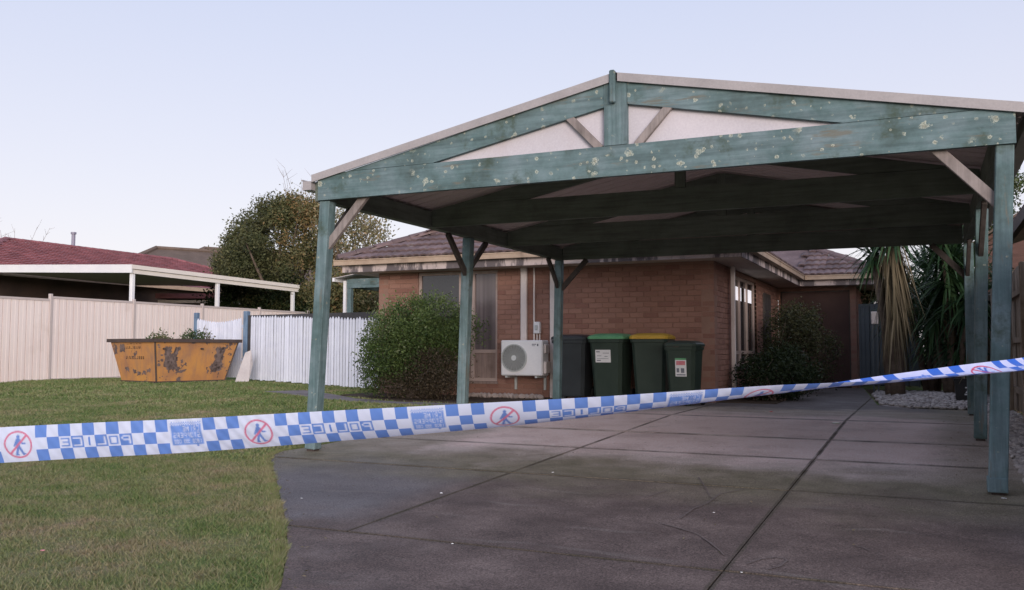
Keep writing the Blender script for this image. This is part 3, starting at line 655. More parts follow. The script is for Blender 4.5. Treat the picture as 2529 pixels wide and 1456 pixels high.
for a, b, op, off in walls:
    wall_run(a, b, GZ, ZT+.05, op, plc, off)
    k = wall_back(a, b, GZ-.25, ZT+.06, op); wm.add(k.v, k.f)
wall = wm.build('wall', M['mortar'], hs)
pieces('brick', BR, plc, wall, M['brick'], 300, 'brickwork')
# windows
def window(parent, p0, d, s0, s1, z0, z1, mull, transoms, lower=None, curt=None, fmat='window_frame'):
    """frame set back in an opening; d is the plan direction along the wall, outside is to its right"""
    d = Vector((*d, 0)); nr = Vector((-d.y, d.x, 0)); P = lambda s_, z, dep: Vector((p0[0], p0[1], 0))+d*s_+nr*dep+Vector((0, 0, z))
    fr = MB(); fw = .055
    def bar(sa, sb, za, zb, dep0, dep1, mb): 
        q = [P(sa, 0, dep0), P(sb, 0, dep0), P(sb, 0, dep1), P(sa, 0, dep1)]; mb.prism([(v.x, v.y) for v in q], za, zb)
    wn = fr
    bar(s0, s0+fw, z0, z1, .05, .12, fr); bar(s1-fw, s1, z0, z1, .05, .12, fr); bar(s0+fw, s1-fw, z1-fw, z1, .05, .12, fr); bar(s0+fw, s1-fw, z0, z0+fw, .05, .12, fr)
    for q in mull: bar(q-.035, q+.035, z0+fw, z1-fw, .045, .115, fr)
    ed = [s0+fw]+[e for q in mull for e in (q-.035, q+.035)]+[s1-fw]
    for q in transoms:
        for i in range(0, len(ed), 2): bar(ed[i], ed[i+1], q-.03, q+.03, .052, .11, fr)
    w_ = fr.build('window', M[fmat], parent)
    for i in range(0, len(ed), 2):
        g = MB(); bar(ed[i], ed[i+1], (transoms[0]+.03 if lower else z0+fw), z1-fw, .078, .084, g); g.build('pane', M['glass'] if not (curt and i//2 in curt) else M['curtain_glass'], w_)
        if lower:
            g = MB(); bar(ed[i], ed[i+1], z0+fw, transoms[0]-.03, .07, .09, g); g.build('lower_panel', M['panel_timber'], w_)
    sl_ = MB(); bar(s0-.02, s1+.02, z0-.045, z0-.003, -.02, .12, sl_); sl_.build('sill', M['panel_timber'], w_)
    return w_
sg = NT('curtained_glass'); cc = sg.ramp(sg.noise((14, 14, .4), 3, .5), [(.35, (.10, .082, .085)), (.65, (.17, .142, .145))]); M['curtain_glass'] = sg.done(cc, .12, .6)
window(hs, (XL, YW), (1, 0), .85, 2.49, .40, 2.375, [.85+.88, .85+1.13], [.93], True, [2])
window(hs, (XR, YW), (0, 1), 1.65, 4.0, .66, 2.30, [2.45, 3.2], [.92], None, None, 'window_frame')
swin = [o for o in hs.children if o.name.startswith('window')][-1]
lw = NT('far_window_light'); lw.done((.8, .78, .82), .5, .2); lw.b.inputs['Emission Color'].default_value = (.95, .93, 1, 1); lw.b.inputs['Emission Strength'].default_value = .42  # emissive stand-in for daylight seen through a window across the room
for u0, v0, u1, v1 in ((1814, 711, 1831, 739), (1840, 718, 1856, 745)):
    a_, b_ = atX(u0, v1, XR-.072), atX(u1, v0, XR-.072); MB().box((XR-.0775, a_.y, a_.z), (XR-.0765, b_.y, b_.z)).build('daylight_card', lw.m, swin)
# roof
EV, EZ, SL = .57, 2.605, .45
X0, X1, Y0 = XL-EV, -2.45, 13.78
def tile(mb, t):
    n = 9; W_, L_ = .302, .375; rows = []
    for ly, lift in ((0, .042), (L_, -.002)):
        rows.append([(-.15+W_*i/(n-1), ly, lift+.020*abs(math.sin(math.pi*2*i/(n-1)))) for i in range(n)])
    vs = rows[0]+rows[1]+[(x, .004, z-.034) for x, y, z in rows[0]]
    fs = [(i, i+1, n+i+1, n+i) for i in range(n-1)]+[(2*n+i, 2*n+i+1, i+1, i) for i in range(n-1)]
    mb.add(vs, fs, t)
TL = tone_variants(tile, 6, 'tile')
def tile_face(eave0, eave1, slope, clipf, places, gauge=.32, cw=.30, up_len=9, lift=.02):
    """tiles over a roof plane: eave0->eave1 left to right seen from outside; clipf(s, t): plan distance along / up-slope plan run"""
    e0 = Vector(eave0); d = Vector(eave1)-e0; L = d.length; d.normalize(); inn = Vector((-d.y, d.x, 0)); ca = 1/math.sqrt(1+slope*slope)
    up = (inn+Vector((0, 0, slope))).normalized(); nn = d.cross(up); M3 = Matrix((d, up, nn)).transposed().to_4x4()
    r = 0
    while r*gauge*ca < up_len:
        t = r*gauge*ca; s_ = .15+(.15 if r % 2 else 0)-.15
        while s_ < L+.15:
            if clipf(s_, t+.10):
                p = e0+d*s_+inn*t+Vector((0, 0, slope*t))+nn*(lift+random.uniform(-.002, .002))-up*.04
                Mx = M3.copy(); Mx.translation = p; places.append(Mx @ Matrix.Rotation(random.uniform(-.008, .008), 4, 'Z'))
            s_ += cw
        r += 1
Wd = X1-X0; half = Wd/2; YB = 20.7; XM = -.72; YRID = YB+4.6
tp = []
tile_face((X0, Y0, EZ), (X1, Y0, EZ), SL, lambda s_, t: t < half and t-.05 < s_ < Wd-t+.05, tp)
tile_face((X1, Y0, EZ), (X1, YB, EZ), SL, lambda s_, t: t < half and s_ > t-.05 and s_ < (YB-Y0)+t*.98, tp)
tile_face((X0, 24.0, EZ), (X0, Y0, EZ), SL, lambda s_, t: t < half and s_ < (24-Y0)-t+.05, tp)
tile_face((X1, YB, EZ), (XM, YB, EZ), SL, lambda s_, t: t < 4.6 and s_ > -t*.98 and s_ < (XM-X1)-t+.05, tp)
rb = MB()
AP = (X0+half, Y0+half, EZ+SL*half); RB = (X0+half, 26, EZ+SL*half)
rb.add([(X0, Y0, EZ), (X1, Y0, EZ), AP], [(0, 1, 2)]); rb.add([(X1, Y0, EZ), (X1, 26, EZ), RB, AP], [(0, 1, 2, 3)]); rb.add([(X0, 26, EZ), (X0, Y0, EZ), AP, RB], [(0, 1, 2, 3)])
rb.add([(-8, YB, EZ), (XM, YB, EZ), (XM-4.6, YRID, EZ+SL*4.6), (-8, YRID, EZ+SL*4.6)], [(0, 1, 2, 3)]); rb.add([(XM, YB, EZ), (XM, YRID+4.6, EZ), (XM-4.6, YRID, EZ+SL*4.6)], [(0, 1, 2)])
rb.add([(XM, YRID+4.6, EZ), (-8, YRID+4.6, EZ), (-8, YRID, EZ+SL*4.6), (XM-4.6, YRID, EZ+SL*4.6)], [(0, 1, 2, 3)])
roof = rb.build('roof', M['tile_brown'], hs)
pieces('roof_tile', TL, tp, roof, M['tile_brown'], 300, 'roof_tiles')
def ridge_pieces(pa, pb, places, step_=.36):
    pa, pb = Vector(pa), Vector(pb); d = (pb-pa); L = d.length; d.normalize(); sd_ = d.cross(Vector((0, 0, 1))).normalized(); nn = sd_.cross(d)
    M3 = Matrix((sd_, d, nn)).transposed().to_4x4(); k = 0
    while k*step_ < L:
        Mx = M3.copy(); Mx.translation = pa+d*(k*step_)+nn*.01; places.append(Mx); k += 1
def ridge_tile(mb, t):
    n = 7; vs = []
    for ly, r in ((0, .125), (.40, .112)):
        for i in range(n):
            a = math.pi*i/(n-1); vs.append((-math.cos(a)*r, ly, math.sin(a)*r*.75-.01))
    mb.add(vs+[(0, 0, -.01)], [(i, n+i, n+i+1, i+1)[::-1] for i in range(n-1)]+[(i, i+1, 2*n) for i in range(n-1)], t)
RT = tone_variants(ridge_tile, 4, 'ridge_tile'); rp = []
ridge_pieces((X0, Y0, EZ+.03), (AP[0], AP[1], AP[2]+.03), rp); ridge_pieces((X1, Y0, EZ+.03), (AP[0], AP[1], AP[2]+.03), rp)
ridge_pieces((AP[0], AP[1], AP[2]+.03), (RB[0], 22, RB[2]+.03), rp); ridge_pieces((XM, YB, EZ+.03), (XM-4.6, YRID, EZ+SL*4.6+.03), rp)
pieces('ridge_tile', RT, rp, roof, M['tile_brown'], 300, 'ridge_tiles')
# fascia, gutter, soffit
fa = MB(); fa.box((X0+.06, Y0+.06, 2.39), (X1-.06, Y0+.085, EZ-.01)); fa.box((X1-.085, Y0+.09, 2.39), (X1-.06, YB+.06, EZ-.01)); fa.box((X0+.06, Y0+.09, 2.39), (X0+.085, 26, EZ-.01)); fa.box((X1-.055, YB+.06, 2.39), (XM-.06, YB+.085, EZ-.01)); fa.box((XM-.085, YB+.09, 2.39), (XM-.06, 30, EZ-.01))
fa.build('fascia', M['fascia'], hs)
def gutter_run(a, b):
    """quad gutter with a rolled lip along the eave; outside on the right of travel"""
    a = Vector(a); b = Vector(b); d = (b-a).normalized(); o = Vector((d.y, -d.x, 0)); g = MB()
    for (o0, z0_, o1, z1_) in ((0, -.085, .11, -.080), (.105, -.080, .11, .012), (0, -.080, .004, .0), (.11, -.004, .122, .014)):
        q = [a+o*o0, b+o*o0, b+o*o1, a+o*o1]; g.prism([(v.x, v.y) for v in q][::-1], a.z+z0_, a.z+z1_)
    g.build('gutter', M['gutter'], hs)
gutter_run((X0-.06, Y0+.055, EZ-.005), (X1+.06, Y0+.055, EZ-.005)); gutter_run((X1-.055, Y0+.065, EZ-.005), (X1-.055, YB-.06, EZ-.005)); gutter_run((X1+.065, YB+.055, EZ-.005), (XM+.05, YB+.055, EZ-.005)); gutter_run((X0+.055, 26, EZ-.005), (X0+.055, Y0+.065, EZ-.005))
sf = MB(); sf.box((X0+.09, Y0+.09, 2.392), (X1-.09, YW+.1, 2.402)); sf.box((XR-.1, YW+.102, 2.392), (X1-.09, YB+.1, 2.402)); sf.box((X0+.09, YW+.102, 2.392), (XL+.1, 26, 2.402)); sf.box((XR, YB+.102, 2.392), (XM-.09, 21.35, 2.402)); sf.box((-1.45, 21.352, 2.392), (XM-.09, 28, 2.402))
sf.build('soffit', M['soffit'], hs)
def downpipe(x, y, z0, z1, wd=.09, dp=.06, name='downpipe', mat='cream_paint'):
    mb = MB(); mb.cbox((x-wd/2, y-dp, z0), (x+wd/2, y, z1), .008); mb.build(name, M[mat], hs)
downpipe(-5.80, YW-.015, GZ, 2.39); downpipe(XR+.09, 15.42, GZ, 2.39, .07, .07)
MB().cbox((-6.40, YW-.075, 1.10), (-6.285, YW-.012, 2.39), .012).build('pipe_cover', M['cream_paint'], hs)
MB().tube([(-6.155, YW-.03, 1.10), (-6.155, YW-.03, 2.39)], .016, 8).tube([(-6.10, YW-.03, 1.1), (-6.10, YW-.03, 1.24)], .013).tube([(-6.05, YW-.03, 1.1), (-6.05, YW-.03, 1.24)], .013).build('conduit', M['cream_paint'], hs)
# front door recess strip further along the side wall
MB().box((XR-.005, 19.0, GZ), (XR+.03, 19.9, 2.15)).build('door', M['dark_shaded_timber'], hs)
gd = MB().box((XR+.06, 21.172, GZ), (-1.50, 21.196, 2.30)).build('shade_panel', M['dark_shaded_timber'], hs)  # added dark sheet over the recess brick, standing in for its shade
MB().cbox((XR+.08, 21.150, GZ+.03), (-1.52, 21.1715, 2.27), .004).build('shade_face', M['shade_brown'], gd)

# ------------------------------------------------------------------ air conditioner and isolator
ac = empty('air_conditioner', (-6.215, 13.98, .52), 'white outdoor air conditioning unit with round grey fan grille bracketed to the brick wall', 'air conditioner')
ax0, ax1, ay0, ay1, az0, az1 = -6.60, -5.83, 13.86, 14.15, .52, 1.12
MB().cbox((ax0, ay0, az0), (ax1, ay1, az1), .018).build('casing', M['ac_white'], ac)
fc = Vector((-6.345, ay0-.002, .82)); rad = .225
def ring(c0, r0, r1, y0, y1, n=40):
    vs = []; 
    for r in (r0, r1):
        for yy_ in (y0, y1):
            for k in range(n): a = 2*math.pi*k/n; vs.append((c0.x+math.cos(a)*r, yy_, c0.z+math.sin(a)*r))
    fs = []
    for k in range(n):
        j = (k+1) % n
        fs += [(k, 2*n+k, 2*n+j, j), (2*n+k, 3*n+k, 3*n+j, 2*n+j), (n+k, k, j, n+j), (n+k, n+j, 3*n+j, 3*n+k)]
    return MB().add(vs, fs)
dk = MB(); n = 40; dk.add([(fc.x+math.cos(2*math.pi*k/n)*rad, ay0-.0015, fc.z+math.sin(2*math.pi*k/n)*rad) for k in range(n)], [tuple(range(n))]); fan = dk.build('fan_opening', M['ac_dark'], ac)
gr = ring(fc, rad-.006, rad+.012, ay0-.02, ay0)
for k in range(1, 9):
    q = ring(fc, .05+.02*k-.0032, .05+.02*k+.0032, ay0-.016, ay0-.010); gr.add(q.v, q.f)
for k in range(24):
    a = 2*math.pi*k/24; gr.bar((fc.x+math.cos(a)*.04, ay0-.013, fc.z+math.sin(a)*.04), (fc.x+math.cos(a)*rad, ay0-.013, fc.z+math.sin(a)*rad), .004, .005, up=(0, 1, 0))
gr.build('fan_grille', M['ac_grille'], ac)
MB().tube([(fc.x, ay0-.026, fc.z), (fc.x, ay0-.006, fc.z)], .047, 20).build('fan_hub', M['ac_hub'], ac)
MB().box((-6.02, ay0-.0016, 1.045), (-5.94, ay0-.0006, 1.058)).box((-6.02, ay0-.0016, 1.022), (-5.96, ay0-.0006, 1.031)).box((-5.925, ay0-.0016, 1.02), (-5.90, ay0-.0006, 1.058)).build('badge', M['grey_mark'], ac)
MB().cbox((ax1+.001, ay0+.05, .56), (ax1+.05, ay1-.03, .76), .01).build('valve_cover', M['cream_paint'], ac)
MB().cbox((ax1+.001, ay0+.07, .90), (ax1+.035, ay1-.05, 1.05), .008).build('cable_cover', M['cream_paint'], ac)
for x in (-6.5, -5.95): MB().box((x-.02, ay0+.01, az0-.035), (x+.02, YW-.012, az0-.004)).box((x-.02, YW-.04, az0-.25), (x+.02, YW-.012, az0-.035)).build('bracket', M['ac_grille'], ac)
sb = empty('switch_box', (-6.08, 14.25, 1.24), 'small white electrical isolator box on the brick wall above the air conditioner', 'switch box')
MB().cbox((-6.135, 14.195, 1.24), (-6.025, 14.286, 1.44), .01).build('box_body', M['ac_white'], sb)
MB().cbox((-6.105, 14.175, 1.30), (-6.055, 14.194, 1.38), .005).build('switch', M['ac_grille'], sb)

# ------------------------------------------------------------------ wheelie bins
def make_bin(W_, D_, H_, body, lid, label):
    """two-wheeled bin standing at the origin, front towards -y"""
    t = empty('wheelie_bin', (0, 0, 0), label, 'bin', 'bins along the brick wall')
    zb = .06; b = bmesh.new(); rings = []
    for z, fx, fy in ((zb, .78, .74), (zb+.02, .80, .76), (H_*.80, .93, .95), (H_*.88, .955, .975), (H_*.885, 1.02, 1.03), (H_*.93, 1.03, 1.04), (H_*.93, .95, .96)):
        hw, hd = W_*fx/2, D_*.86*fy/2; c_ = .05; oy = -.02*(z/H_)
        rings.append([b.verts.new((x, y+oy, z)) for x, y in ((-hw+c_, -hd), (hw-c_, -hd), (hw, -hd+c_), (hw, hd-c_), (hw-c_, hd), (-hw+c_, hd), (-hw, hd-c_), (-hw, -hd+c_))])
    for r0, r1 in zip(rings[:-1], rings[1:]):
        for k in range(8): b.faces.new((r0[k], r0[(k+1) % 8], r1[(k+1) % 8], r1[k]))
    b.faces.new(rings[0][::-1]); b.faces.new(rings[-1])
    mb = MB(); mb.bm(b); o = mb.build('body', body, t, world=False)
    l = bmesh.new(); rings = []; hz = H_*.93+.006; oy = -.01
    for z, fx, fy, dy in ((hz, 1.05, 1.02, 0), (hz+.035, 1.05, 1.02, 0), (hz+.055, .98, .95, .0), (hz+.085, .74, .70, .03), (hz+.09, .60, .5, .03)):
        hw, hd = W_*fx/2, D_*.9*fy/2; c_ = .045
        rings.append([l.verts.new((x, y+oy+dy, z)) for x, y in ((-hw+c_, -hd), (hw-c_, -hd), (hw, -hd+c_), (hw, hd-c_), (hw-c_, hd), (-hw+c_, hd), (-hw, hd-c_), (-hw, -hd+c_))])
    for r0, r1 in zip(rings[:-1], rings[1:]):
        for k in range(8): l.faces.new((r0[k], r0[(k+1) % 8], r1[(k+1) % 8], r1[k]))
    l.faces.new(rings[0][::-1]); l.faces.new(rings[-1]); mb = MB(); mb.bm(l); mb.build('lid', lid, t, world=False)
    MB().tube([(-W_*.38, D_*.43, H_*.90), (-W_*.38, D_*.50, H_*.93), (W_*.38, D_*.50, H_*.93), (W_*.38, D_*.43, H_*.90)], .016, 8).build('handle', body, t, world=False)
    for sx in (-1, 1):
        MB().tube([(sx*(W_*.40), D_*.34, .10), (sx*(W_*.40+.045), D_*.34, .10)], .10, 18).build('wheel', M['rubber'], t, world=False)
    for sx in (-.22, .22): MB().cbox((sx*W_-.03, -D_*.30, 0.0), (sx*W_+.03, -D_*.2, .062), .006).build('foot', body, t, world=False)
    return t
def front_y(W_, D_, H_, z):      # y of the sloping front face at height z
    f = .76+(.95-.76)*(z-.08)/(H_*.80-.08); return -D_*.86*f/2-.02*z/H_
def put(t, x, y, rz): t.location = (x, y, zg(x, y)+.02); t.rotation_euler.z = rz
def sticker(t, W_, D_, H_, x0, x1, z0, z1, marks):
    q = lambda x, z, o: (x, front_y(W_, D_, H_, z)-o, z)
    st = MB().add([q(x0, z0, .003), q(x1, z0, .003), q(x1, z1, .003), q(x0, z1, .003)], [(0, 1, 2, 3)]).build('sticker', M['sticker'], t, world=False)
    for a0, a1, b0, b1, mt in marks:
        A0, A1 = x0+(x1-x0)*a0, x0+(x1-x0)*a1; B0, B1 = z0+(z1-z0)*b0, z0+(z1-z0)*b1
        MB().add([q(A0, B0, .0045), q(A1, B0, .0045), q(A1, B1, .0045), q(A0, B1, .0045)], [(0, 1, 2, 3)]).build('print', M[mt], st, world=False)
b1 = make_bin(.58, .73, 1.05, M['bin_black'], M['bin_black'], 'charcoal wheelie bin with dark lid beside the rear carport post'); put(b1, -5.28, 13.93, R(2))
b2 = make_bin(.58, .73, 1.06, M['bin_green'], M['lid_green'], 'dark green wheelie bin with bright green lid and white notice sticker'); put(b2, -4.60, 13.86, R(-3))
sticker(b2, .58, .73, 1.06, -.17, .09, .62, .82, [(.06, .3, .8, .88, 'sticker_ink'), (.5, .9, .72, .76, 'sticker_ink'), (.1, .4, .5, .54, 'sticker_ink'), (.1, .85, .3, .33, 'sticker_ink'), (.08, .35, .12, .2, 'sticker_ink'), (.6, .8, .45, .5, 'sticker_ink')])
b3 = make_bin(.58, .73, 1.06, M['bin_green'], M['lid_yellow'], 'dark green wheelie bin with mustard yellow lid'); put(b3, -3.92, 13.84, R(3))
b4 = make_bin(.48, .56, .93, M['bin_green'], M['bin_green'], 'smaller all dark green wheelie bin with colourful paper sticker, by the wall corner'); put(b4, -3.28, 13.30, R(-4))
sticker(b4, .48, .56, .93, -.07, .10, .43, .70, [(0, 1, .90, 1, 'lid_green'), (.1, .9, .62, .85, 'sticker_red'), (.12, .35, .22, .45, 'sticker_ink'), (.5, .8, .2, .45, 'sticker_ink'), (.1, .9, .06, .12, 'sticker_ink')])

# ------------------------------------------------------------------ fences
FX = -18.6
ff = empty('steel_fence', (FX, 16, .2), 'tall cream ribbed steel fence along the neighbouring yard behind the skip', 'fence')
FY = [7.3, 9.7, 12.1, 14.5, 16.93, 19.35, 21.75, 24.15]
for y in FY:
    z0 = zg(FX, y); MB().cbox((FX-.03, y-.035, z0-.1), (FX+.045, y+.035, z0+2.02), .006).build('post', M['colorbond_post'], ff)
def rib_sheet(y0, y1, z0, z1, x):
    n = max(2, round((y1-y0)/.2)); w_ = (y1-y0)/n; pr = []
    for i in range(n):
        a = y0+i*w_; pr += [(a, .0), (a+w_*.055, .0), (a+w_*.085, .032), (a+w_*.50, .032), (a+w_*.53, .026), (a+w_*.56, .032), (a+w_*.97, .032)]
    pr.append((y1, .0)); V = [(x+d, yy_, z) for z in (z0, z1) for yy_, d in pr]; k = len(pr)
    return MB().add(V, [(i, i+1, k+i+1, k+i) for i in range(k-1)])
for y0, y1 in zip(FY[:-1], FY[1:]):
    za = zg(FX, y0); n3 = 3; ws = (y1-y0-.07)/n3
    for k in range(n3):
        rib_sheet(y0+.035+k*ws, y0+.035+(k+1)*ws, za-.02, za+1.93, FX-.012).build('sheet', M['colorbond'], ff)
    MB().box((FX-.02, y0+.035, za+1.91), (FX+.035, y1-.035, za+1.965)).build('rail', M['colorbond_post'], ff)
    MB().box((FX-.02, y0+.035, za+.0), (FX+.03, y1-.035, za+.04)).build('rail', M['colorbond_post'], ff)

def picket(mb, t, h=1.5, w_=.066):
    vs = [(-w_/2, 0, 0), (w_/2, 0, 0), (w_/2, 0, h-.05), (0, 0, h), (-w_/2, 0, h-.05)]; vs += [(x, .019, z) for x, y, z in vs]
    mb.add(vs, [(0, 1, 2, 3, 4), (9, 8, 7, 6, 5)]+[(i, 5+i, 5+(i+1) % 5, (i+1) % 5) for i in range(5)], t)
PK = tone_variants(picket, 5, 'picket')
yF = lambda x: 16.72-(x+14.56)*.15
pf = empty('picket_fence', (-12.2, 16.3, .2), 'white timber picket fence backed with dark cloth between the lawn and the back yard', 'fence')
aF = math.atan(-.15)
def put_picket(x, y, z0, sc, parent):
    o = link('picket', random.choice(PK), M['picket'], parent)
    o.matrix_basis = Matrix.Translation(Vector((x, y, z0))-wloc(parent)) @ Matrix.Rotation(aF, 4, 'Z') @ Matrix.Rotation(random.uniform(-.006, .006), 4, 'Y') @ Matrix.Scale(sc, 4, (0, 0, 1))
x = -14.44
while x < -9.40:
    put_picket(x, yF(x)-.065+random.uniform(-.006, .006), zg(x, 16)+.02+random.uniform(-.015, .015), 1.0+(.07 if abs(x+12.35) < .07 else 0), pf); x += .087
def frail(x0, x1, z, h, dy, wd, name, mat, parent): MB().bar((x0, yF(x0)+dy, z), (x1, yF(x1)+dy, z), wd, h).build(name, M[mat], parent)
frail(-14.5, -9.4, .62, .08, .0, .04, 'rail', 'picket', pf); frail(-14.5, -9.4, 1.40, .08, .0, .04, 'rail', 'picket', pf); frail(-14.60, -9.41, 1.02, 1.48, -.032, .006, 'shade_cloth', 'black_rail', pf)
MB().cbox((-14.74, yF(-14.68)-.06, .0), (-14.62, yF(-14.68)+.06, 1.86), .008).build('post', M['blue_post'], pf)
MB().cbox((-12.2, yF(-12.15)+.03, .0), (-12.1, yF(-12.15)+.13, 1.7), .006).build('post', M['picket'], pf)
pg = empty('picket_gate', (-15.2, 16.9, .2), 'lower white picket gate on a blue post behind the orange skip', 'gate')
x = -16.42
while x < -14.82:
    put_picket(x, yF(x)-.045, zg(x, 16)+.06, .955-.06*math.sin(math.pi*(x+16.42)/1.6), pg); x += .078
for z in (.7, 1.5): frail(-16.46, -14.78, z, .08, .025, .04, 'rail', 'picket', pg)
MB().cbox((-16.57, yF(-16.5)-.05, .0), (-16.46, yF(-16.5)+.05, 1.86), .008).build('post', M['blue_post'], pg)

PFX = 1.12
pl = empty('paling_fence', (PFX, 13, .1), 'brown timber paling fence along the right side of the driveway', 'fence')
def paling(mb, t): mb.cbox((-.008, -.048, 0), (.008, .048, 1.9), .002, t)
PL = tone_variants(paling, 5, 'paling'); y = 4.2
while y < 24:
    o = link('paling', random.choice(PL), M['paling'], pl); z0 = zg(PFX, y)+.03+random.uniform(-.02, .02)
    o.matrix_basis = Matrix.Translation(Vector((PFX+random.uniform(-.004, .004), y, z0))-wloc(pl)); y += .1
for z in (.35, 1.0, 1.6):
    for y in (4.2, 6.6, 9.0, 11.4, 13.8, 16.2, 18.6, 21.0): MB().box((PFX-.055, y, .1+z-.035), (PFX-.012, y+2.39, .1+z+.035)).build('rail', M['paling'], pl)
for y in (4.2, 6.6, 9.0, 11.4, 13.8, 16.2, 18.6, 21.0, 23.4): MB().cbox((PFX-.15, y-.05, -.1), (PFX-.057, y+.05, 1.95), .005).build('post', M['paling'], pl)

# slate gate beside the house
sg_ = empty('side_gate', (-.8, 21.3, .12), 'slate blue ribbed steel side gate between the house corner and the yucca', 'gate')
gk = rib_sheet(0, 1.15, .2, 1.95, 0); MB().add([(-1.3+yy_, 21.3-d, z) for d, yy_, z in gk.v], [f[::-1] for f in gk.f]).build('sheet', M['side_gate'], sg_)
MB().box((-1.33, 21.28, .17), (-1.29, 21.34, 1.99)).box((-.15, 21.28, .17), (-.11, 21.34, 1.99)).box((-1.29, 21.28, 1.95), (-.15, 21.34, 1.99)).build('frame', M['side_gate'], sg_)
gp = empty('gate_post', (-.88, 19.2, .12), 'slim twin rail post with a pale cream cap in front of the side gate', 'post')
c0 = atY(2152, 800, 19.2); c1 = atY(2169, 769, 19.2)
MB().cbox((c0.x, 19.16, c0.z), (c1.x, 19.24, c1.z), .01).build('cap', M['cream_paint'], gp)
MB().box((c0.x+.01, 19.185, .1), (c0.x+.035, 19.21, c0.z)).box((c1.x-.035, 19.185, .1), (c1.x-.01, 19.21, c0.z)).build('rail', M['side_gate'], gp)

# ------------------------------------------------------------------ skip bin
# corner nearest the viewer projects at x=390; faces run back to the left and to the right
K = Vector((-14.95, 14.26, 0)); K.z = zg(K.x, K.y)
dR = Vector((.22, .975, 0)).normalized(); dL = Vector((-dR.y, dR.x, 0))
SKL, SKS, SKH = 1.70, 1.36, .92
skip = empty('skip_bin', K, 'scarred orange steel skip bin with dark rim, standing on the lawn before the cream fence', 'skip')
def sk(a, b, z):        # a along dR, b along dL at the given height, walls flare outward to the top
    fl = .21*z/SKH; c_ = K+dR*a+dL*b; c_.z = K.z+z
    sx = -1 if a < SKL/2 else 1; sy = -1 if b < SKS/2 else 1
    return c_+dR*sx*fl*(1.25 if a > SKL/2 else .7)+dL*sy*fl*(1.35 if b > SKS/2 else .7)
cs = [(0, 0), (SKL, 0), (SKL, SKS), (0, SKS)]
mb = MB(); th = .03
lo = [sk(a, b, .03) for a, b in cs]; hi = [sk(a, b, SKH) for a, b in cs]
ctr = K+dR*SKL/2+dL*SKS/2
inn = [p+(Vector((ctr.x, ctr.y, p.z))-p).normalized()*.05 for p in hi]; inl = [p+(Vector((ctr.x, ctr.y, p.z))-p).normalized()*.05+Vector((0, 0, .35)) for p in lo]
V = lo+hi+inn+inl
fs = [(3, 2, 1, 0)]
for i in range(4):
    j = (i+1) % 4; fs += [(i, j, 4+j, 4+i), (4+i, 4+j, 8+j, 8+i), (8+i, 8+j, 12+j, 12+i)]
fs.append((12, 13, 14, 15)); mb.add(V, fs); mb.build('hopper', M['skip_paint'], skip)
rm = MB()
for i in range(4):
    a, b = hi[i], hi[(i+1) % 4]; d = (b-a).normalized()*.045; o_ = (Vector(((a+b)/2))-Vector((ctr.x, ctr.y, a.z))).normalized()*.025
    rm.bar(a-d+o_, b+d+o_, .075, .075)
rm.build('rim', M['rim'], skip)
def on_face(which, s_, t):
    """point on a skip face, s along 0..1, t up 0..1, 4 mm proud"""
    if which == 'R': a0, a1, b0, b1 = lo[0], lo[1], hi[0], hi[1]
    else: a0, a1, b0, b1 = lo[3], lo[0], hi[3], hi[0]
    p = (a0.lerp(a1, s_)).lerp(b0.lerp(b1, s_), t); n_ = (a1-a0).cross(b0-a0).normalized(); return p+n_*.004
def blotch(which, pts, name, mat): MB().add([on_face(which, *p) for p in pts], [tuple(range(len(pts)))]).build(name, mat, skip)
def ragged(pts, n=5, amp=.012):
    o_ = []
    for i, p in enumerate(pts):
        q = pts[(i+1) % len(pts)]
        for k in range(n): f_ = k/n; o_.append((p[0]+(q[0]-p[0])*f_+random.uniform(-amp, amp), p[1]+(q[1]-p[1])*f_+random.uniform(-amp*1.5, amp*1.5)))
    return o_
for k in range(46):
    c0_, r0_ = random.choice((((.20, .55), .13), ((.24, .3), .11), ((.81, .55), .11), ((.80, .3), .09))); s_, t_ = random.gauss(c0_[0], r0_*.5), min(.93, max(.06, random.gauss(c0_[1], r0_*1.5))); q_ = random.uniform(.006, .026)
    blotch('R', ragged([(s_-q_*.5, t_-q_*2), (s_+q_*.5, t_-q_*2.4), (s_+q_*.6, t_+q_*2.2), (s_-q_*.4, t_+q_*1.8)], 3, q_*.4), 'paint_chip', M['skip_scar'])
blotch('R', ragged([(.13, .84), (.19, .84), (.20, .68), (.24, .70), (.25, .84), (.30, .85), (.27, .62), (.27, .42), (.33, .30), (.26, .28), (.14, .31), (.11, .36)], 7, .014), 'paint_scar', M['skip_scar'])
blotch('R', ragged([(.30, .28), (.40, .30), (.36, .22), (.24, .21)], 4, .02), 'paint_scar', M['skip_scar'])
blotch('R', ragged([(.745, .84), (.80, .85), (.87, .84), (.86, .52), (.91, .33), (.85, .22), (.77, .24), (.70, .33), (.755, .52)], 7, .016), 'paint_scar', M['skip_scar'])
for k in range(26):
    s_, t = (random.uniform(.0, .14), random.uniform(.05, .95)) if k < 14 else (random.uniform(.8, .98), random.uniform(.1, .95)); r_ = random.uniform(.006, .016)
    blotch('R', ragged([(s_-r_, t-2*r_), (s_+r_, t-2*r_), (s_+r_, t+2*r_), (s_-r_, t+2*r_)], 2, r_*.5), 'paint_chip', M['skip_scar'])
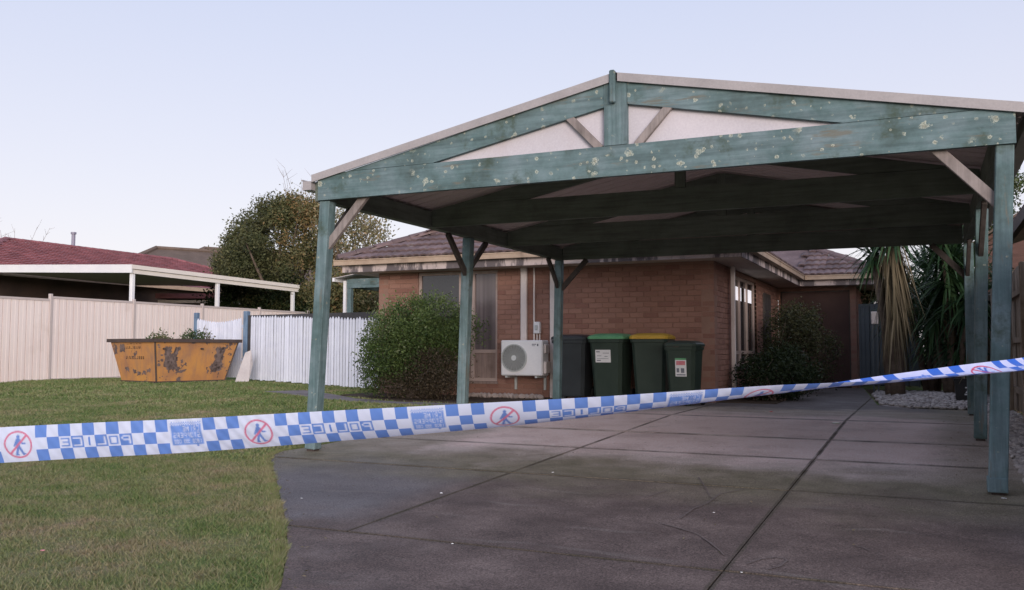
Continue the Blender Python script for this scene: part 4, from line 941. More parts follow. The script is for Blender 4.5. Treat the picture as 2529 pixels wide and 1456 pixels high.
# stencilled lettering, worn past reading: rows of short broken strokes
def scrawl(which, s0, s1, t0, t1, n):
    mb = MB()
    for k in range(n):
        a = s0+(s1-s0)*k/n; w_ = (s1-s0)/n*.55
        for (fa, fb, ta, tb) in ((0, .35, 0, 1), (0, 1, .0, .28), (.6, 1, .3, 1)):
            if random.random() < .72:
                mb.add([on_face(which, a+w_*fa, t0+(t1-t0)*ta), on_face(which, a+w_*fb, t0+(t1-t0)*ta), on_face(which, a+w_*fb, t0+(t1-t0)*tb), on_face(which, a+w_*fa, t0+(t1-t0)*tb)], [(0, 1, 2, 3)])
    mb.build('stencil_lettering', M['skip_ink'], skip)
scrawl('L', .34, .72, .80, .86, 10); scrawl('L', .28, .76, .545, .62, 10); scrawl('L', .38, .74, .91, .935, 5)
blotch('L', ragged([(.16, .72), (.30, .72), (.32, .9), (.2, .92)], 4, .02), 'paint_scar', M['skip_scar'])
for s_, t in ((.45, .24), (.55, .20), (.70, .22), (.25, .28), (.82, .27)): blotch('L', ragged([(s_-.05, t-.04), (s_+.05, t-.05), (s_+.05, t+.05), (s_-.04, t+.04)], 4, .02), 'paint_chip', M['skip_scar'])
for s_ in (.02, .98):
    a = on_face('R', .005 if s_ < .5 else .995, .02); b = on_face('R', .005 if s_ < .5 else .995, .97); MB().bar(a, b, .03, .03).build('corner_rib', M['rim'], skip)
for s_ in (.10, .55):
    a = on_face('R', s_, .80); MB().tube([a, a+Vector((dR.y, -dR.x, 0))*.07], .022, 8).build('lifting_pin', M['rim'], skip)
MB().bar(lo[0]+Vector((0, 0, -.012)), lo[1]+Vector((0, 0, -.012)), .07, .05).bar(lo[3]+Vector((0, 0, -.012)), lo[0]+Vector((0, 0, -.012)), .07, .05).build('skid', M['rim'], skip)

# ------------------------------------------------------------------ foliage helpers
def leaves(centres, spread, n, size, asp, tone_fn, r, flat=1.0):
    """n little leaf quads gathered in clumps round the centres"""
    ci = r.integers(0, len(centres), n); ct = r.normal(0, .17, len(centres))[ci]; c_ = np.asarray(centres)[ci]; P = c_+r.normal(0, 1, (n, 3))*spread
    a = r.normal(0, 1, (n, 3)); a /= np.linalg.norm(a, axis=1)[:, None]; b = r.normal(0, 1, (n, 3)); b -= a*(a*b).sum(1)[:, None]; b /= np.linalg.norm(b, axis=1)[:, None]
    L = size*r.uniform(.55, 1.35, (n, 1)); W_ = L*asp
    V = np.stack([P-a*L/2, P+b*W_/2, P+a*L/2, P-b*W_/2], 1).reshape(-1, 3)
    return V, np.arange(n*4).reshape(-1, 4), np.clip(tone_fn(P, r)*1.0+ct, 0, 1)
def blob_pts(c_, rad_, n, r, shell=.55):
    d = r.normal(0, 1, (n, 3)); d /= np.linalg.norm(d, axis=1)[:, None]; q = shell+(1-shell)*r.random((n, 1))
    return np.asarray(c_)+d*q*np.asarray(rad_)
def crown(name, parent, mat, V, F_, T):
    off = np.array(wloc(parent)) if parent else 0; return link(name, big_mesh(name, V-off, F_, T), mat, parent)
def limbs(base, tips, r0, parent, mat, name='trunk', fork=.45):
    base = Vector(base); mb = MB(); top = sum((Vector(t) for t in tips), Vector())/len(tips); fk = base.lerp(top, fork)
    mb.tube([base, base.lerp(fk, .5)+Vector((random.uniform(-.05, .05), random.uniform(-.05, .05), 0)), fk], [r0, r0*.8, r0*.62], 9)
    for t in tips:
        t = Vector(t); m_ = fk.lerp(t, .5)+Vector((random.uniform(-.15, .15), random.uniform(-.15, .15), random.uniform(-.05, .2))); mb.tube([fk, m_, t], [r0*.5, r0*.3, r0*.08], 6)
    return mb.build(name, mat, parent, smooth=True)
def tree(name, label, base, blobs, n, size, asp, mat, tone_fn, seed, group=None, clump=.22, ncl=26, r0=.16):
    r = np.random.default_rng(seed); base = Vector(base); t = empty(name, base, label, 'tree', group)
    C_ = []; 
    for (c_, rr) in blobs: C_.append(blob_pts(c_, rr, ncl, r))
    C_ = np.concatenate(C_); V, F_, T = leaves(C_, clump, n, size, asp, tone_fn, r); crown('crown', t, mat, V, F_, T)
    limbs(base, [tuple(p) for p in C_[::max(1, len(C_)//14)]], r0, t, M['bark']); return t
Zp = lambda u, v, Z: Vector((0, 0, CAM_H))+ray(u, v)*Z          # point at camera depth Z
# the big tree behind the neighbour's patio, and the looser one beside it
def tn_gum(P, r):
    sun_warm = np.clip((P[:, 0]+P[:, 1]*.2-(Zp(760, 560, 32).x+Zp(760, 560, 32).y*.2))*.22, -.25, .35)  # low sun's warmth put into the leaf tone on the crown's right side
    return r.normal(.44, .22, len(P))+1.3*sun_warm+.05*(P[:, 2]-4)
bs = []
for u, v, rr in ((690, 590, 1.3), (635, 600, 1.0), (755, 585, 1.1), (645, 660, 1.2), (740, 650, 1.35), (600, 655, .85), (700, 545, .85), (790, 625, .85), (690, 720, 1.3), (618, 572, .5), (668, 527, .5), (715, 515, .45), (570, 650, .5), (590, 612, .45), (765, 525, .5), (628, 730, 1.0), (770, 720, 1.0), (580, 690, .6)):
    p = Zp(u, v, 32+random.uniform(-1, 1)); bs.append((p, (rr, rr, rr*.85)))
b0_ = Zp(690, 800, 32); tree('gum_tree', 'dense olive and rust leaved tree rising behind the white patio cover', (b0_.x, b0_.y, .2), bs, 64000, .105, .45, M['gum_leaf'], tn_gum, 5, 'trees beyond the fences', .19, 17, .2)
bs = []
for u, v, rr in ((860, 575, .8), (905, 610, .7), (850, 640, .9), (890, 680, .6), (830, 560, .6), (880, 545, .4), (925, 570, .35)):
    p = Zp(u, v, 29+random.uniform(-1, 1)); bs.append((p, (rr, rr, rr)))
b0_ = Zp(860, 800, 29); tree('wattle_tree', 'sparse straw tinted tree with sky showing through, left of the brick house roof', (b0_.x, b0_.y, .2), bs, 5200, .11, .45, M['wattle_leaf'], lambda P, r: r.normal(.5, .25, len(P)), 6, 'trees beyond the fences', .24, 16, .09)
def hedge(name, label, base, blobs, n, size, mat, seed, cat='shrub', asp=.5, clump=.16, ncl=40):
    r = np.random.default_rng(seed); t = empty(name, base, label, cat)
    C_ = np.concatenate([blob_pts(c_, rr, ncl, r, .5) for c_, rr in blobs]); V, F_, T = leaves(C_, clump, n, size, asp, lambda P, r: r.normal(.45, .25, len(P)), r); V[:, 2] = np.maximum(V[:, 2], base[2]); crown('foliage', t, mat, V, F_, T)
    limbs(base, [tuple(p) for p in C_[::max(1, len(C_)//8)]], .05, t, M['bark'], 'stem'); return t
p = Zp(650, 760, 31.5); hedge('dark_hedge', 'dark evergreen hedge below the tree, seen under the far end of the patio', (p.x, p.y, .2), [(Zp(u, v, 31.5), (1.0, 1.0, .9)) for u, v in ((580, 740), (640, 735), (700, 740), (600, 790), (680, 790), (730, 770))], 11000, .13, M['hedge_leaf'], 21)
p = Zp(870, 760, 27); hedge('yard_shrub', 'dark olive shrubs behind the picket fence under the teal pergola', (p.x, p.y, .2), [(Zp(u, v, 27), (.8, .8, .8)) for u, v in ((820, 720), (850, 750), (900, 740), (925, 770), (835, 780), (880, 790))], 8000, .12, M['gum_leaf'], 22)

# bare trees: neighbour's far yard and above the gum tree
def bare_tree(label, base, h, n, spread, seed, r0=.06):
    rr = random.Random(seed); t = empty('bare_tree', base, label, 'tree'); mb = MB(); base = Vector(base)
    mb.tube([base, base+Vector((0, 0, h*.5))], [r0, r0*.6], 6); tw = MB()
    for k in range(n):
        a = rr.uniform(0, 6.28); s0 = base+Vector((0, 0, h*rr.uniform(.3, .6))); d = Vector((math.cos(a)*spread, math.sin(a)*spread, h*rr.uniform(.25, .5)))
        p1 = s0+d*.5+Vector((rr.uniform(-.1, .1),)*3); p2 = s0+d; tw.tube([s0, p1, p2], [r0*.35, r0*.2, r0*.08], 4)
        for q in range(5):
            b = p1.lerp(p2, rr.random()); tw.tube([b, b+Vector((rr.uniform(-.4, .4), rr.uniform(-.4, .4), rr.uniform(.1, .5)))], [r0*.12, r0*.05], 3)
    mb.build('trunk', M['twig'], t); tw.build('branches', M['twig'], t); return t
p = Zp(35, 800, 40); bare_tree('leafless twiggy tree behind the burgundy tiled roof', (p.x, p.y, .2), 6.4, 22, 1.3, 3)
p = Zp(748, 800, 35); bare_tree('leafless twiggy tree poking up behind the olive tree', (p.x, p.y, .2), 7.5, 22, .9, 8, .05)
# a tree far off behind the right-hand posts
p = Zp(2455, 520, 30); tree('street_tree', 'yellow green tree glimpsed between the right hand carport posts', (p.x, p.y, .1), [(Zp(2450, 520, 30), (1.0, 1.0, .9)), (Zp(2462, 470, 30), (.8, .8, .7))], 5000, .13, .45, M['weed_leaf'], lambda P, r: r.normal(.6, .2, len(P)), 9, 'trees beyond the fences', .2, 20, .1)

# ------------------------------------------------------------------ shrubs near the house
def shrub(label, cx, cy, blobs, n, size, mats, seed, split=None, twigs=0):
    r = np.random.default_rng(seed); z0 = zg(cx, cy)+.02; t = empty('garden_bush', (cx, cy, z0), label, 'bush')
    C_ = np.concatenate([blob_pts((cx+a, cy+b, z0+c_), rr, k, r, .72) for a, b, c_, rr, k in blobs])
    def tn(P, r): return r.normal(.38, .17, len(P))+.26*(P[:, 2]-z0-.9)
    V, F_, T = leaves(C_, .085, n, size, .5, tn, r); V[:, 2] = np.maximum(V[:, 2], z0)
    crown('foliage', t, mats[0], V, F_, T)
    if split:
        C2 = np.concatenate([blob_pts((cx+a, cy+b, z0+c_), rr, k, r, .5) for a, b, c_, rr, k in split]); V, F_, T = leaves(C2, .09, n//4, size*.9, .4, lambda P, r: r.normal(.5, .25, len(P)), r); V[:, 2] = np.maximum(V[:, 2], z0); crown('withered_foliage', t, mats[1], V, F_, T)
    mb = MB(); rr = random.Random(seed)
    for k in range(22+twigs):
        p_ = C_[rr.randrange(len(C_))] if not split or k < 12 else C2[rr.randrange(len(C2))]
        b = Vector((cx+rr.uniform(-.25, .25), cy+rr.uniform(-.2, .2), z0-.02)); p_ = Vector(p_); mb.tube([b, b.lerp(p_, .5)+Vector((rr.uniform(-.1, .1), rr.uniform(-.1, .1), .08)), p_], [.018, .011, .004], 5)
    mb.build('stems', M['twig'], t); return t
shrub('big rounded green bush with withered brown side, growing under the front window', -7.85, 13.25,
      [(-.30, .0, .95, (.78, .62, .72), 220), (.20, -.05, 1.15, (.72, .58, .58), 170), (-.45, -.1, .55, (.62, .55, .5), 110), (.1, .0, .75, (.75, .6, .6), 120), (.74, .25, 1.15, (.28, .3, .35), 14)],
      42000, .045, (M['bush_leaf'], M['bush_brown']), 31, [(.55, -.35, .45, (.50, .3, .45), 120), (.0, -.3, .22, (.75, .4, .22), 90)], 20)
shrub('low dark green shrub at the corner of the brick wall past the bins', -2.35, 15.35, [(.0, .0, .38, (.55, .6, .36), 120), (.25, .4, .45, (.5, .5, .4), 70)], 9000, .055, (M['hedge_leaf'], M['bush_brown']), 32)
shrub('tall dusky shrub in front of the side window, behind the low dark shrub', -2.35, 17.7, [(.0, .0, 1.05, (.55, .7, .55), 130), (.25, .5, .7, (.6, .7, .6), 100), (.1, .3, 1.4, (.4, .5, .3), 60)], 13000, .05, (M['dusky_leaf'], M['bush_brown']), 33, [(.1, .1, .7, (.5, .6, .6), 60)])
# edging stones of the bed below the air conditioner
be = empty('bed_edging', (-6.3, 13.3, .13), 'row of small rough edging stones along the bed below the air conditioner', 'edging')
def estone(mb, t):
    b = bmesh.new(); bmesh.ops.create_icosphere(b, subdivisions=1, radius=1)
    for v in b.verts: v.co = Vector((v.co.x*.075, v.co.y*.05, v.co.z*.05))*(1+random.uniform(-.15, .15))
    mb.bm(b, t)
ES = tone_variants(estone, 5, 'stone'); plc2 = []
for k in range(17):
    f_ = k/16; x, y = -7.15+1.35*f_, 13.72+.05*math.sin(k); plc2.append(Matrix.Translation((x, y, zg(x, y)+.06)) @ Matrix.Rotation(random.uniform(-.5, .5), 4, 'Z'))
pieces('stone', ES, plc2, be, M['bed_edge'])

# ------------------------------------------------------------------ yuccas
def strap(mb, base, d, L, w_, droop, t):
    base = Vector(base); d = Vector(d).normalized(); sd_ = d.cross(Vector((0, 0, 1))); sd_ = sd_.normalized() if sd_.length > .05 else Vector((1, 0, 0)); n = 5; vs = []
    p_ = base.copy(); dd = d.copy()
    for k in range(n+1):
        f_ = k/n; ww = w_*(.55+.9*f_ if f_ < .35 else max(.04, 1.0*(1-(f_-.35)/.65)**.8))/2; vs += [p_-sd_*ww, p_+sd_*ww]; dd = (dd+Vector((0, 0, -droop/n))).normalized(); p_ = p_+dd*L/n
    mb.add(vs, [(2*k, 2*k+1, 2*k+3, 2*k+2) for k in range(n)], t)
def yucca(label, base, heads, skirt, seed, tr=1.0):
    rr = random.Random(seed); base = Vector(base); t = empty('yucca', base, label, 'yucca')
    for (hx, hy, hz, r_, n) in heads:
        h = base+Vector((hx, hy, hz)); mbt = MB(); mbt.tube([base+Vector((hx*.2, hy*.2, -.05)), base.lerp(h, .5)+Vector((rr.uniform(-.06, .06), 0, 0)), h], [.13*tr, .095*tr, .08*tr], 10); mbt.build('trunk', M['yucca_bark'], t, smooth=True)
        mb = MB()
        for k in range(n):
            a = rr.uniform(0, 6.283); e = rr.uniform(-.95, 1.2); strap(mb, h+Vector((0, 0, rr.uniform(-.15, .1))), (math.cos(a)*math.cos(e), math.sin(a)*math.cos(e), math.sin(e)), r_*rr.uniform(.7, 1.15), .055, rr.uniform(.15, .9), rr.random())
        mb.build('leaf_crown', M['yucca_leaf'], t)
    for (hx, hy, hz, L, n) in skirt:
        mb = MB()
        for k in range(n):
            a = rr.uniform(0, 6.283); h = base+Vector((hx+math.cos(a)*.10, hy+math.sin(a)*.10, hz-rr.uniform(0, L*.45))); o_ = rr.uniform(.04, .30)
            strap(mb, h, (math.cos(a)*o_+rr.uniform(-.06, .16), math.sin(a)*o_+rr.uniform(-.08, .08), -1+rr.uniform(-.1, .3)), L*rr.uniform(.2, .5), .030, .35, rr.random())
        mb.build('dead_skirt', M['dry_leaf'], t)
    return t
yucca('tall yucca with a long hanging skirt of dry straw leaves on the pebble bed', (-.45, 16.9, .15), [(.0, .0, 3.0, .95, 130), (-.35, .35, 2.55, .8, 80)], [(.0, .0, 2.85, 3.1, 270), (-.12, .05, 2.9, 2.2, 90)], 41)
yucca('green yucca with spiky leaf heads beside the paling fence', (.42, 18.0, .15), [(.0, .0, 2.25, 1.2, 210), (-.25, .3, 1.5, 1.1, 170), (.3, -.3, 1.75, 1.05, 170), (.15, .6, 2.7, 1.1, 150), (-.1, -.2, 2.75, 1.0, 120), (.2, .1, 1.0, .9, 90)], [(.0, .0, 1.9, 1.5, 70)], 42, .55)
yucca('shaded yucca growing behind the others against the back corner', (.1, 20.0, .12), [(.0, .0, 2.3, 1.2, 170), (.45, .1, 1.5, 1.1, 150), (-.4, .0, 1.9, 1.1, 150), (.1, -.3, 1.1, 1.0, 120)], [(.0, .0, 1.8, 1.4, 50)], 43, .55)
# black planter
pp = gnd(2384, 1000); pt = empty('planter', (pp.x, pp.y, zg(pp.x, pp.y)+.01), 'square black plastic planter with a white printed mark on the pebbles', 'planter')
def taper(mb, cx, cy, z0, z1, h0, h1): mb.add([(cx+sx*h, cy+sy*h, z) for z, h in ((z0, h0), (z1, h1)) for sx, sy in ((-1, -1), (1, -1), (1, 1), (-1, 1))], [(3, 2, 1, 0), (4, 5, 6, 7)]+[(i, (i+1) % 4, 4+(i+1) % 4, 4+i) for i in range(4)])
mb = MB(); taper(mb, pp.x, pp.y, pt.location.z, pt.location.z+.36, .125, .14); mb.build('pot', M['black_plastic'], pt)
mb = MB(); taper(mb, pp.x, pp.y, pt.location.z+.361, pt.location.z+.40, .152, .156); mb.build('pot_rim', M['black_plastic'], pt)
zz = pt.location.z; yf = pp.y-.142
MB().add([(pp.x-.01, yf, zz+.15), (pp.x+.10, yf, zz+.15), (pp.x+.10, yf, zz+.17), (pp.x-.01, yf, zz+.17)], [(0, 1, 2, 3)]).add([(pp.x+.0, yf, zz+.18), (pp.x+.03, yf, zz+.18), (pp.x+.045, yf, zz+.23), (pp.x+.03, yf, zz+.23)], [(0, 1, 2, 3)]).add([(pp.x+.05, yf, zz+.18), (pp.x+.085, yf, zz+.18), (pp.x+.05, yf, zz+.23)], [(0, 1, 2)]).add([(pp.x+.0, yf, zz+.255), (pp.x+.05, yf, zz+.255), (pp.x+.05, yf, zz+.275), (pp.x+.0, yf, zz+.275)], [(0, 1, 2, 3)]).build('printed_mark', M['sticker'], pt)
mb = MB()
for k in range(40): a = random.uniform(0, 6.28); strap(mb, (pp.x, pp.y, zz+.38), (math.cos(a), math.sin(a), random.uniform(.2, 1.2)), random.uniform(.15, .28), .022, 1.2, random.random())
mb.build('withered_plant', M['dry_leaf'], pt)

hedge('corner_hedge', 'dark screening shrubs closing the corner behind the yuccas and the side gate', (.1, 23.2, .12), [((x_, 23.2, z_), (.7, .5, .7)) for x_ in (-1.0, -.2, .6, 1.2) for z_ in (.6, 1.5, 2.3)], 11000, .11, M['hedge_leaf'], 23)
# garden waste heaped in the skip
gw_r = np.random.default_rng(51); gc = ctr+Vector((0, 0, SKH-.08)); gw = empty('garden_waste', gc, 'weedy green cuttings heaped over the rim of the orange skip', 'garden waste')
CC = [tuple(gc+dR*a*.75+dL*b+Vector((0, 0, h))) for a, b, h in ((-.85, -.2, .10), (-.7, -.3, .14), (-.6, -.25, .05), (.05, -.3, .10), (.2, -.4, .16), (.35, -.25, .2), (.5, -.3, .12), (.7, -.2, .2), (.85, -.3, .12), (0, .2, 0), (-.4, .2, 0), (.5, .3, .02))]
V, F_, T = leaves(CC, .075, 1500, .065, .45, lambda P, r: r.normal(.45, .25, len(P)), gw_r); crown('cuttings', gw, M['weed_leaf'], V, F_, T)
mb = MB()
for k in range(26):
    b = Vector(random.choice(CC)); mb.tube([b-Vector((0, 0, .08)), b+Vector((random.uniform(-.15, .15), random.uniform(-.15, .15), random.uniform(.1, .3)))], [.006, .003], 4)
mb.build('stalks', M['twig'], gw)
mb = MB(); mb.add([p+(Vector((ctr.x, ctr.y, p.z))-p).normalized()*.06-Vector((0, 0, .14)) for p in hi], [(0, 1, 2, 3)]); mb.build('soil_fill', M['soil'], gw)
# pale board leaning on the fence beside the skip
lb = gnd(598, 943); bd = empty('leaning_board', lb, 'pale grey board leaning between the skip and the white picket fence', 'board')
a0 = gnd(580, 943.5); a1 = gnd(614, 943.5)
MB().slab([a0, a1, a0.lerp(a1, .66)+Vector((0, .28, .40)), a0.lerp(a1, .34)+Vector((0, .36, .72)), a0.lerp(a1, -.05)+Vector((0, .34, .66))], .03).build('board', M['grey_board'], bd)

# ------------------------------------------------------------------ neighbours on the left
nh = empty('neighbour_house', (-32, 27, .2), 'single storey house with burgundy tiled roof behind the cream steel fence', 'house')
RX, RZ, RY0, RY1, EX, EZn = -32.0, 5.12, 22.9, 31.3, -26.6, 3.44
sn = (RZ-EZn)/(EX-RX); run = EX-RX
rb = MB(); A = (RX, RY0, RZ); B = (RX, RY1, RZ); c4 = [(EX, RY0-run, EZn), (EX, RY1+run, EZn), (RX-run, RY1+run, EZn), (RX-run, RY0-run, EZn)]
rb.add([c4[0], c4[1], B, A], [(0, 1, 2, 3)]); rb.add([c4[1], c4[2], B], [(0, 1, 2)]); rb.add([c4[2], c4[3], A, B], [(0, 1, 2, 3)]); rb.add([c4[3], c4[0], A], [(0, 1, 2)])
nroof = rb.build('roof', M['tile_red'], nh); tp = []
Ln = (RY1+run)-(RY0-run)
tile_face(c4[0], c4[1], sn, lambda s_, t: t < run and t < s_+.1 and s_ < Ln-t+.1 and t > .3, tp)
tile_face(c4[3], c4[0], sn, lambda s_, t: t < run and t < s_+.1 and s_ < 2*run-t+.1 and s_ > run-.3 and t > .6, tp)
TLR = tone_variants(tile, 6, 'tile'); pieces('roof_tile', TLR, tp, nroof, M['tile_red'], 300, 'roof_tiles')
rp = []; ridge_pieces((RX, RY0, RZ+.03), (RX, RY1, RZ+.03), rp); ridge_pieces(Vector(c4[0])+Vector((0, 0, .03)), Vector(A)+Vector((0, 0, .03)), rp); ridge_pieces(Vector(c4[1])+Vector((0, 0, .03)), Vector(B)+Vector((0, 0, .03)), rp)
RTR = tone_variants(ridge_tile, 4, 'ridge_tile'); pieces('ridge_tile', RTR, rp, nroof, M['tile_red'], 300, 'ridge_tiles')
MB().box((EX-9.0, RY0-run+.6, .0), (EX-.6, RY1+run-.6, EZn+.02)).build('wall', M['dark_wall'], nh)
MB().box((EX-.02, RY0-run, EZn-.16), (EX+.02, RY1+run, EZn-.01)).build('fascia', M['gutter'], nh)
for y0, y1 in ((18.2, 19.6), (21.3, 22.9)):
    w_ = MB(); w_.box((EX-.62, y0, 1.0), (EX-.57, y1, 2.2)); wn = w_.build('window', M['cream_paint'], nh); MB().box((EX-.569, y0+.06, 1.06), (EX-.562, (y0+y1)/2-.03, 2.14)).box((EX-.569, (y0+y1)/2+.03, 1.06), (EX-.562, y1-.06, 2.14)).build('pane', M['glass'], wn)
q = Zp(181, 600, 0); fl = None
d = ray(181, 598); tt = RX/d.x; fp = d*tt+Vector((0, 0, CAM_H))
MB().tube([(fp.x, fp.y, RZ-.1), (fp.x, fp.y, RZ+.58)], .075, 10).tube([(fp.x, fp.y, RZ+.582), (fp.x, fp.y, RZ+.66)], .11, 10).build('flue', M['flue'], nh)
w0 = Zp(400, 730, 33); w1 = Zp(545, 730, 33)
sh = empty('garden_shed', (w0.x, w0.y, .2), 'low pink trimmed shed seen under the patio cover', 'shed')
shd = (w1-w0); shd.z = 0; shd.normalize(); shn = Vector((-shd.y, shd.x, 0)); sq = [w0, w0+shd*2.2, w0+shd*2.2+shn*2, w0+shn*2]
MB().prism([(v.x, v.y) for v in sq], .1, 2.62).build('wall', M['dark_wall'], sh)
sq = [w0-shd*.05-shn*.25, w0+shd*2.3-shn*.25, w0+shd*2.3+shn*2, w0-shd*.05+shn*2]
MB().prism([(v.x, v.y) for v in sq], 2.64, 2.74).build('soffit', M['soffit'], sh)
sq = [w0-shd*.12-shn*.32, w0+shd*2.35-shn*.32, w0+shd*2.35+shn*2, w0-shd*.12+shn*2]
MB().prism([(v.x, v.y) for v in sq], 2.80, 2.98).build('roof', M['tile_red'], sh)
# flat patio cover beside that house
pa = empty('patio_cover', (-19.1, 20.7, .2), 'white framed flat patio cover on slim posts, above the cream fence', 'patio cover')
PXr, PY0, PY1 = -19.0, 17.2, 24.2
zf = lambda x, y: 3.165+(-19-x)*.036-(y-17.2)*.012
MB().slab([(PXr, PY0, zf(PXr, PY0)), (PXr, PY1, zf(PXr, PY1)), (-26.5, PY1, zf(-26.5, PY1)), (-26.5, PY0, zf(-26.5, PY0))][::1], .05).build('roof_sheet', M['roof_sheet'], pa)
fr = MB(); fr.slab([(-26.5, PY0-.004, zf(-26.5, PY0)-.2), (PXr, PY0-.004, zf(PXr, PY0)-.2), (PXr, PY0-.004, zf(PXr, PY0)+.02), (-26.5, PY0-.004, zf(-26.5, PY0)+.02)], -.03 if False else .03); fr.build('fascia', M['white_steel'], pa)
fr = MB(); fr.slab([(PXr+.006, PY0, zf(PXr, PY0)-.09), (PXr+.006, PY1, zf(PXr, PY1)-.09), (PXr+.006, PY1, zf(PXr, PY1)+.02), (PXr+.006, PY0, zf(PXr, PY0)+.02)], .03)
fr.slab([(PXr-.035, PY0+.03, zf(PXr, PY0)-.21), (PXr-.035, PY1, zf(PXr, PY1)-.21), (PXr-.035, PY1, zf(PXr, PY1)-.10), (PXr-.035, PY0+.03, zf(PXr, PY0)-.10)], .05); fr.build('side_beam', M['patio_trim'], pa)
for y in (17.34, 20.5, 24.0): MB().cbox((PXr-.17, y-.05, .1), (PXr-.07, y+.05, zf(PXr, y)-.20), .006).build('post', M['white_steel'], pa)
for y in np.linspace(17.5, 24.1, 34): pass
# dark-roofed houses further off
for (u0, v0, u1, v1, Z_, lab) in ((386, 613, 470, 630, 45, 'distant brown roofed house with a peaked hip, behind the burgundy roof'), (506, 614, 640, 640, 48, 'second distant brown roofed house, partly hidden by the olive tree')):
    a = Zp(u0, v0, Z_); f0 = empty('far_house', (a.x, a.y, .2), lab, 'house', 'distant houses over the fence'); b = a+Vector((3.5, 6, 0)); dv = Vector((.5, .86, 0)); nv = Vector((.86, -.5, 0)); hw, ez = 4.2, a.z-1.9
    P0 = a-dv*3.6+nv*hw; P1 = a+dv*12+nv*hw; P2 = a+dv*12-nv*hw; P3 = a-dv*3.6-nv*hw; E_ = a+dv*8.5
    for p_ in (P0, P1, P2, P3): p_.z = ez
    MB().add([P0, P1, E_, a], [(0, 1, 2, 3)]).add([P2, P3, a, E_], [(0, 1, 2, 3)]).add([P3, P0, a], [(0, 1, 2)]).add([P1, P2, E_], [(0, 1, 2)]).build('roof', M['tile_grey'], f0)
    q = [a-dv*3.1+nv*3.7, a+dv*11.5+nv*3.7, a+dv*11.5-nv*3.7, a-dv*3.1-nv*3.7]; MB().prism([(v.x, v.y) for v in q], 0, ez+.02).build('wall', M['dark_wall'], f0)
    MB().tube([a+Vector((0, 0, .02)), E_+Vector((0, 0, .02))], .12, 6).tube([P0+Vector((0, 0, .03)), a+Vector((0, 0, .03))], .12, 6).tube([P3+Vector((0, 0, .03)), a+Vector((0, 0, .03))], .12, 6).build('ridge_capping', M['tile_grey'], f0)
# teal pergola in the back yard
pe = empty('pergola', (-12, 20.5, .2), 'teal painted back yard pergola behind the picket fence', 'pergola')
for x, y in ((-13.66, 19.5), (-13.66, 22.5), (-10.4, 19.5), (-10.4, 22.5)): MB().cbox((x-.06, y-.06, .1), (x+.06, y+.06, 2.55), .006).build('post', M['teal_z'], pe)
for y in (19.5, 22.5): MB().box((-13.75, y-.03, 2.56), (-10.3, y+.03, 2.80)).build('beam', M['teal_x'], pe)
for x in (-13.66, -10.4): MB().box((x-.03, 19.53, 2.56), (x+.03, 22.47, 2.76)).build('beam', M['teal_y'], pe)
MB().slab([(-13.95, 19.2, 2.82), (-12, 19.2, 3.1), (-12, 22.8, 3.1), (-13.95, 22.8, 2.82)], .02).slab([(-12, 19.2, 3.1), (-10.1, 19.2, 2.82), (-10.1, 22.8, 2.82), (-12, 22.8, 3.1)], .02).build('roof_sheet', M['roof_sheet'], pe)
MB().box((-14.02, 19.2, 2.72), (-13.955, 22.8, 2.82)).box((-13.84, 19.44, .1), (-13.76, 19.52, 2.75)).build('downpipe', M['white_steel'], pe)

# ------------------------------------------------------------------ neighbours on the right
rh = empty('side_house', (5, 13, .1), 'neighbouring house with dark tiled eave just beyond the paling fence', 'house')
MB().box((2.05, 13.0, .0), (9, 18.0, 2.5)).build('wall', M['dark_wall'], rh)
MB().slab([(1.3, 12.4, 2.84), (5.5, 12.4, 4.3), (5.5, 18.6, 4.3), (1.3, 18.6, 2.84)][::-1], .03).slab([(5.5, 12.4, 4.3), (9.5, 12.4, 2.68), (9.5, 18.6, 2.68), (5.5, 18.6, 4.3)][::-1], .03).build('roof', M['tile_grey'], rh)
MB().box((1.22, 12.4, 2.70), (1.3, 18.6, 2.86)).build('gutter', M['rim'], rh)
tp = []; tile_face((1.3, 18.6, 2.86), (1.3, 12.4, 2.86), .348, lambda s_, t: t < 2.4 and s_ < 5.5, tp)
rr_ = [o for o in rh.children if o.name.startswith('roof')][0]; pieces('roof_tile', TL, tp, rr_, M['tile_grey'], 300)
bh = empty('gabled_house', (4, 27, .1), 'brown brick gable wall of a house seen between the right hand posts', 'house')
xz(MB(), [(1.3, .0), (8.7, .0), (8.7, 3.5), (5, 6.2), (1.3, 3.75)], 26.0, 26.2).build('wall', M['brick_dark'], bh)
MB().slab([(1.1, 25.8, 3.65), (5, 25.8, 6.3), (5, 33, 6.3), (1.1, 33, 3.65)][::-1], .05).slab([(5, 25.8, 6.3), (8.9, 25.8, 3.4), (8.9, 33, 3.4), (5, 33, 6.3)][::-1], .05).build('roof', M['tile_grey'], bh)

# ------------------------------------------------------------------ police tape
# printed tape: 25 mm checks, repeat of 500 mm, raster of about 2 mm, print laid down as face colours
CELL, STEP = 12, 25/12/1000.
FONT = {'P': '11110 10001 10001 11110 10000 10000 10000', 'O': '11111 10001 10001 10001 10001 10001 11111', 'L': '10000 10000 10000 10000 10000 10000 11111', 'I': '00100 00100 00100 00100 00100 00100 00100',
        'C': '11111 10000 10000 10000 10000 10000 11111', 'E': '11111 10000 10000 11110 10000 10000 11111', 'R': '11110 10001 10001 11110 10100 10010 10001', 'M': '10001 11011 10101 10101 10001 10001 10001',
        'S': '11111 10000 10000 11111 00001 00001 11111', 'T': '11111 00100 00100 00100 00100 00100 00100', '1': '00100 01100 00100 00100 00100 00100 01110', '8': '11111 10001 10001 11111 10001 10001 11111',
        '0': '11111 10001 10001 10001 10001 10001 11111', '3': '11111 00001 00001 01111 00001 00001 11111', ' ': '00000 '*7}
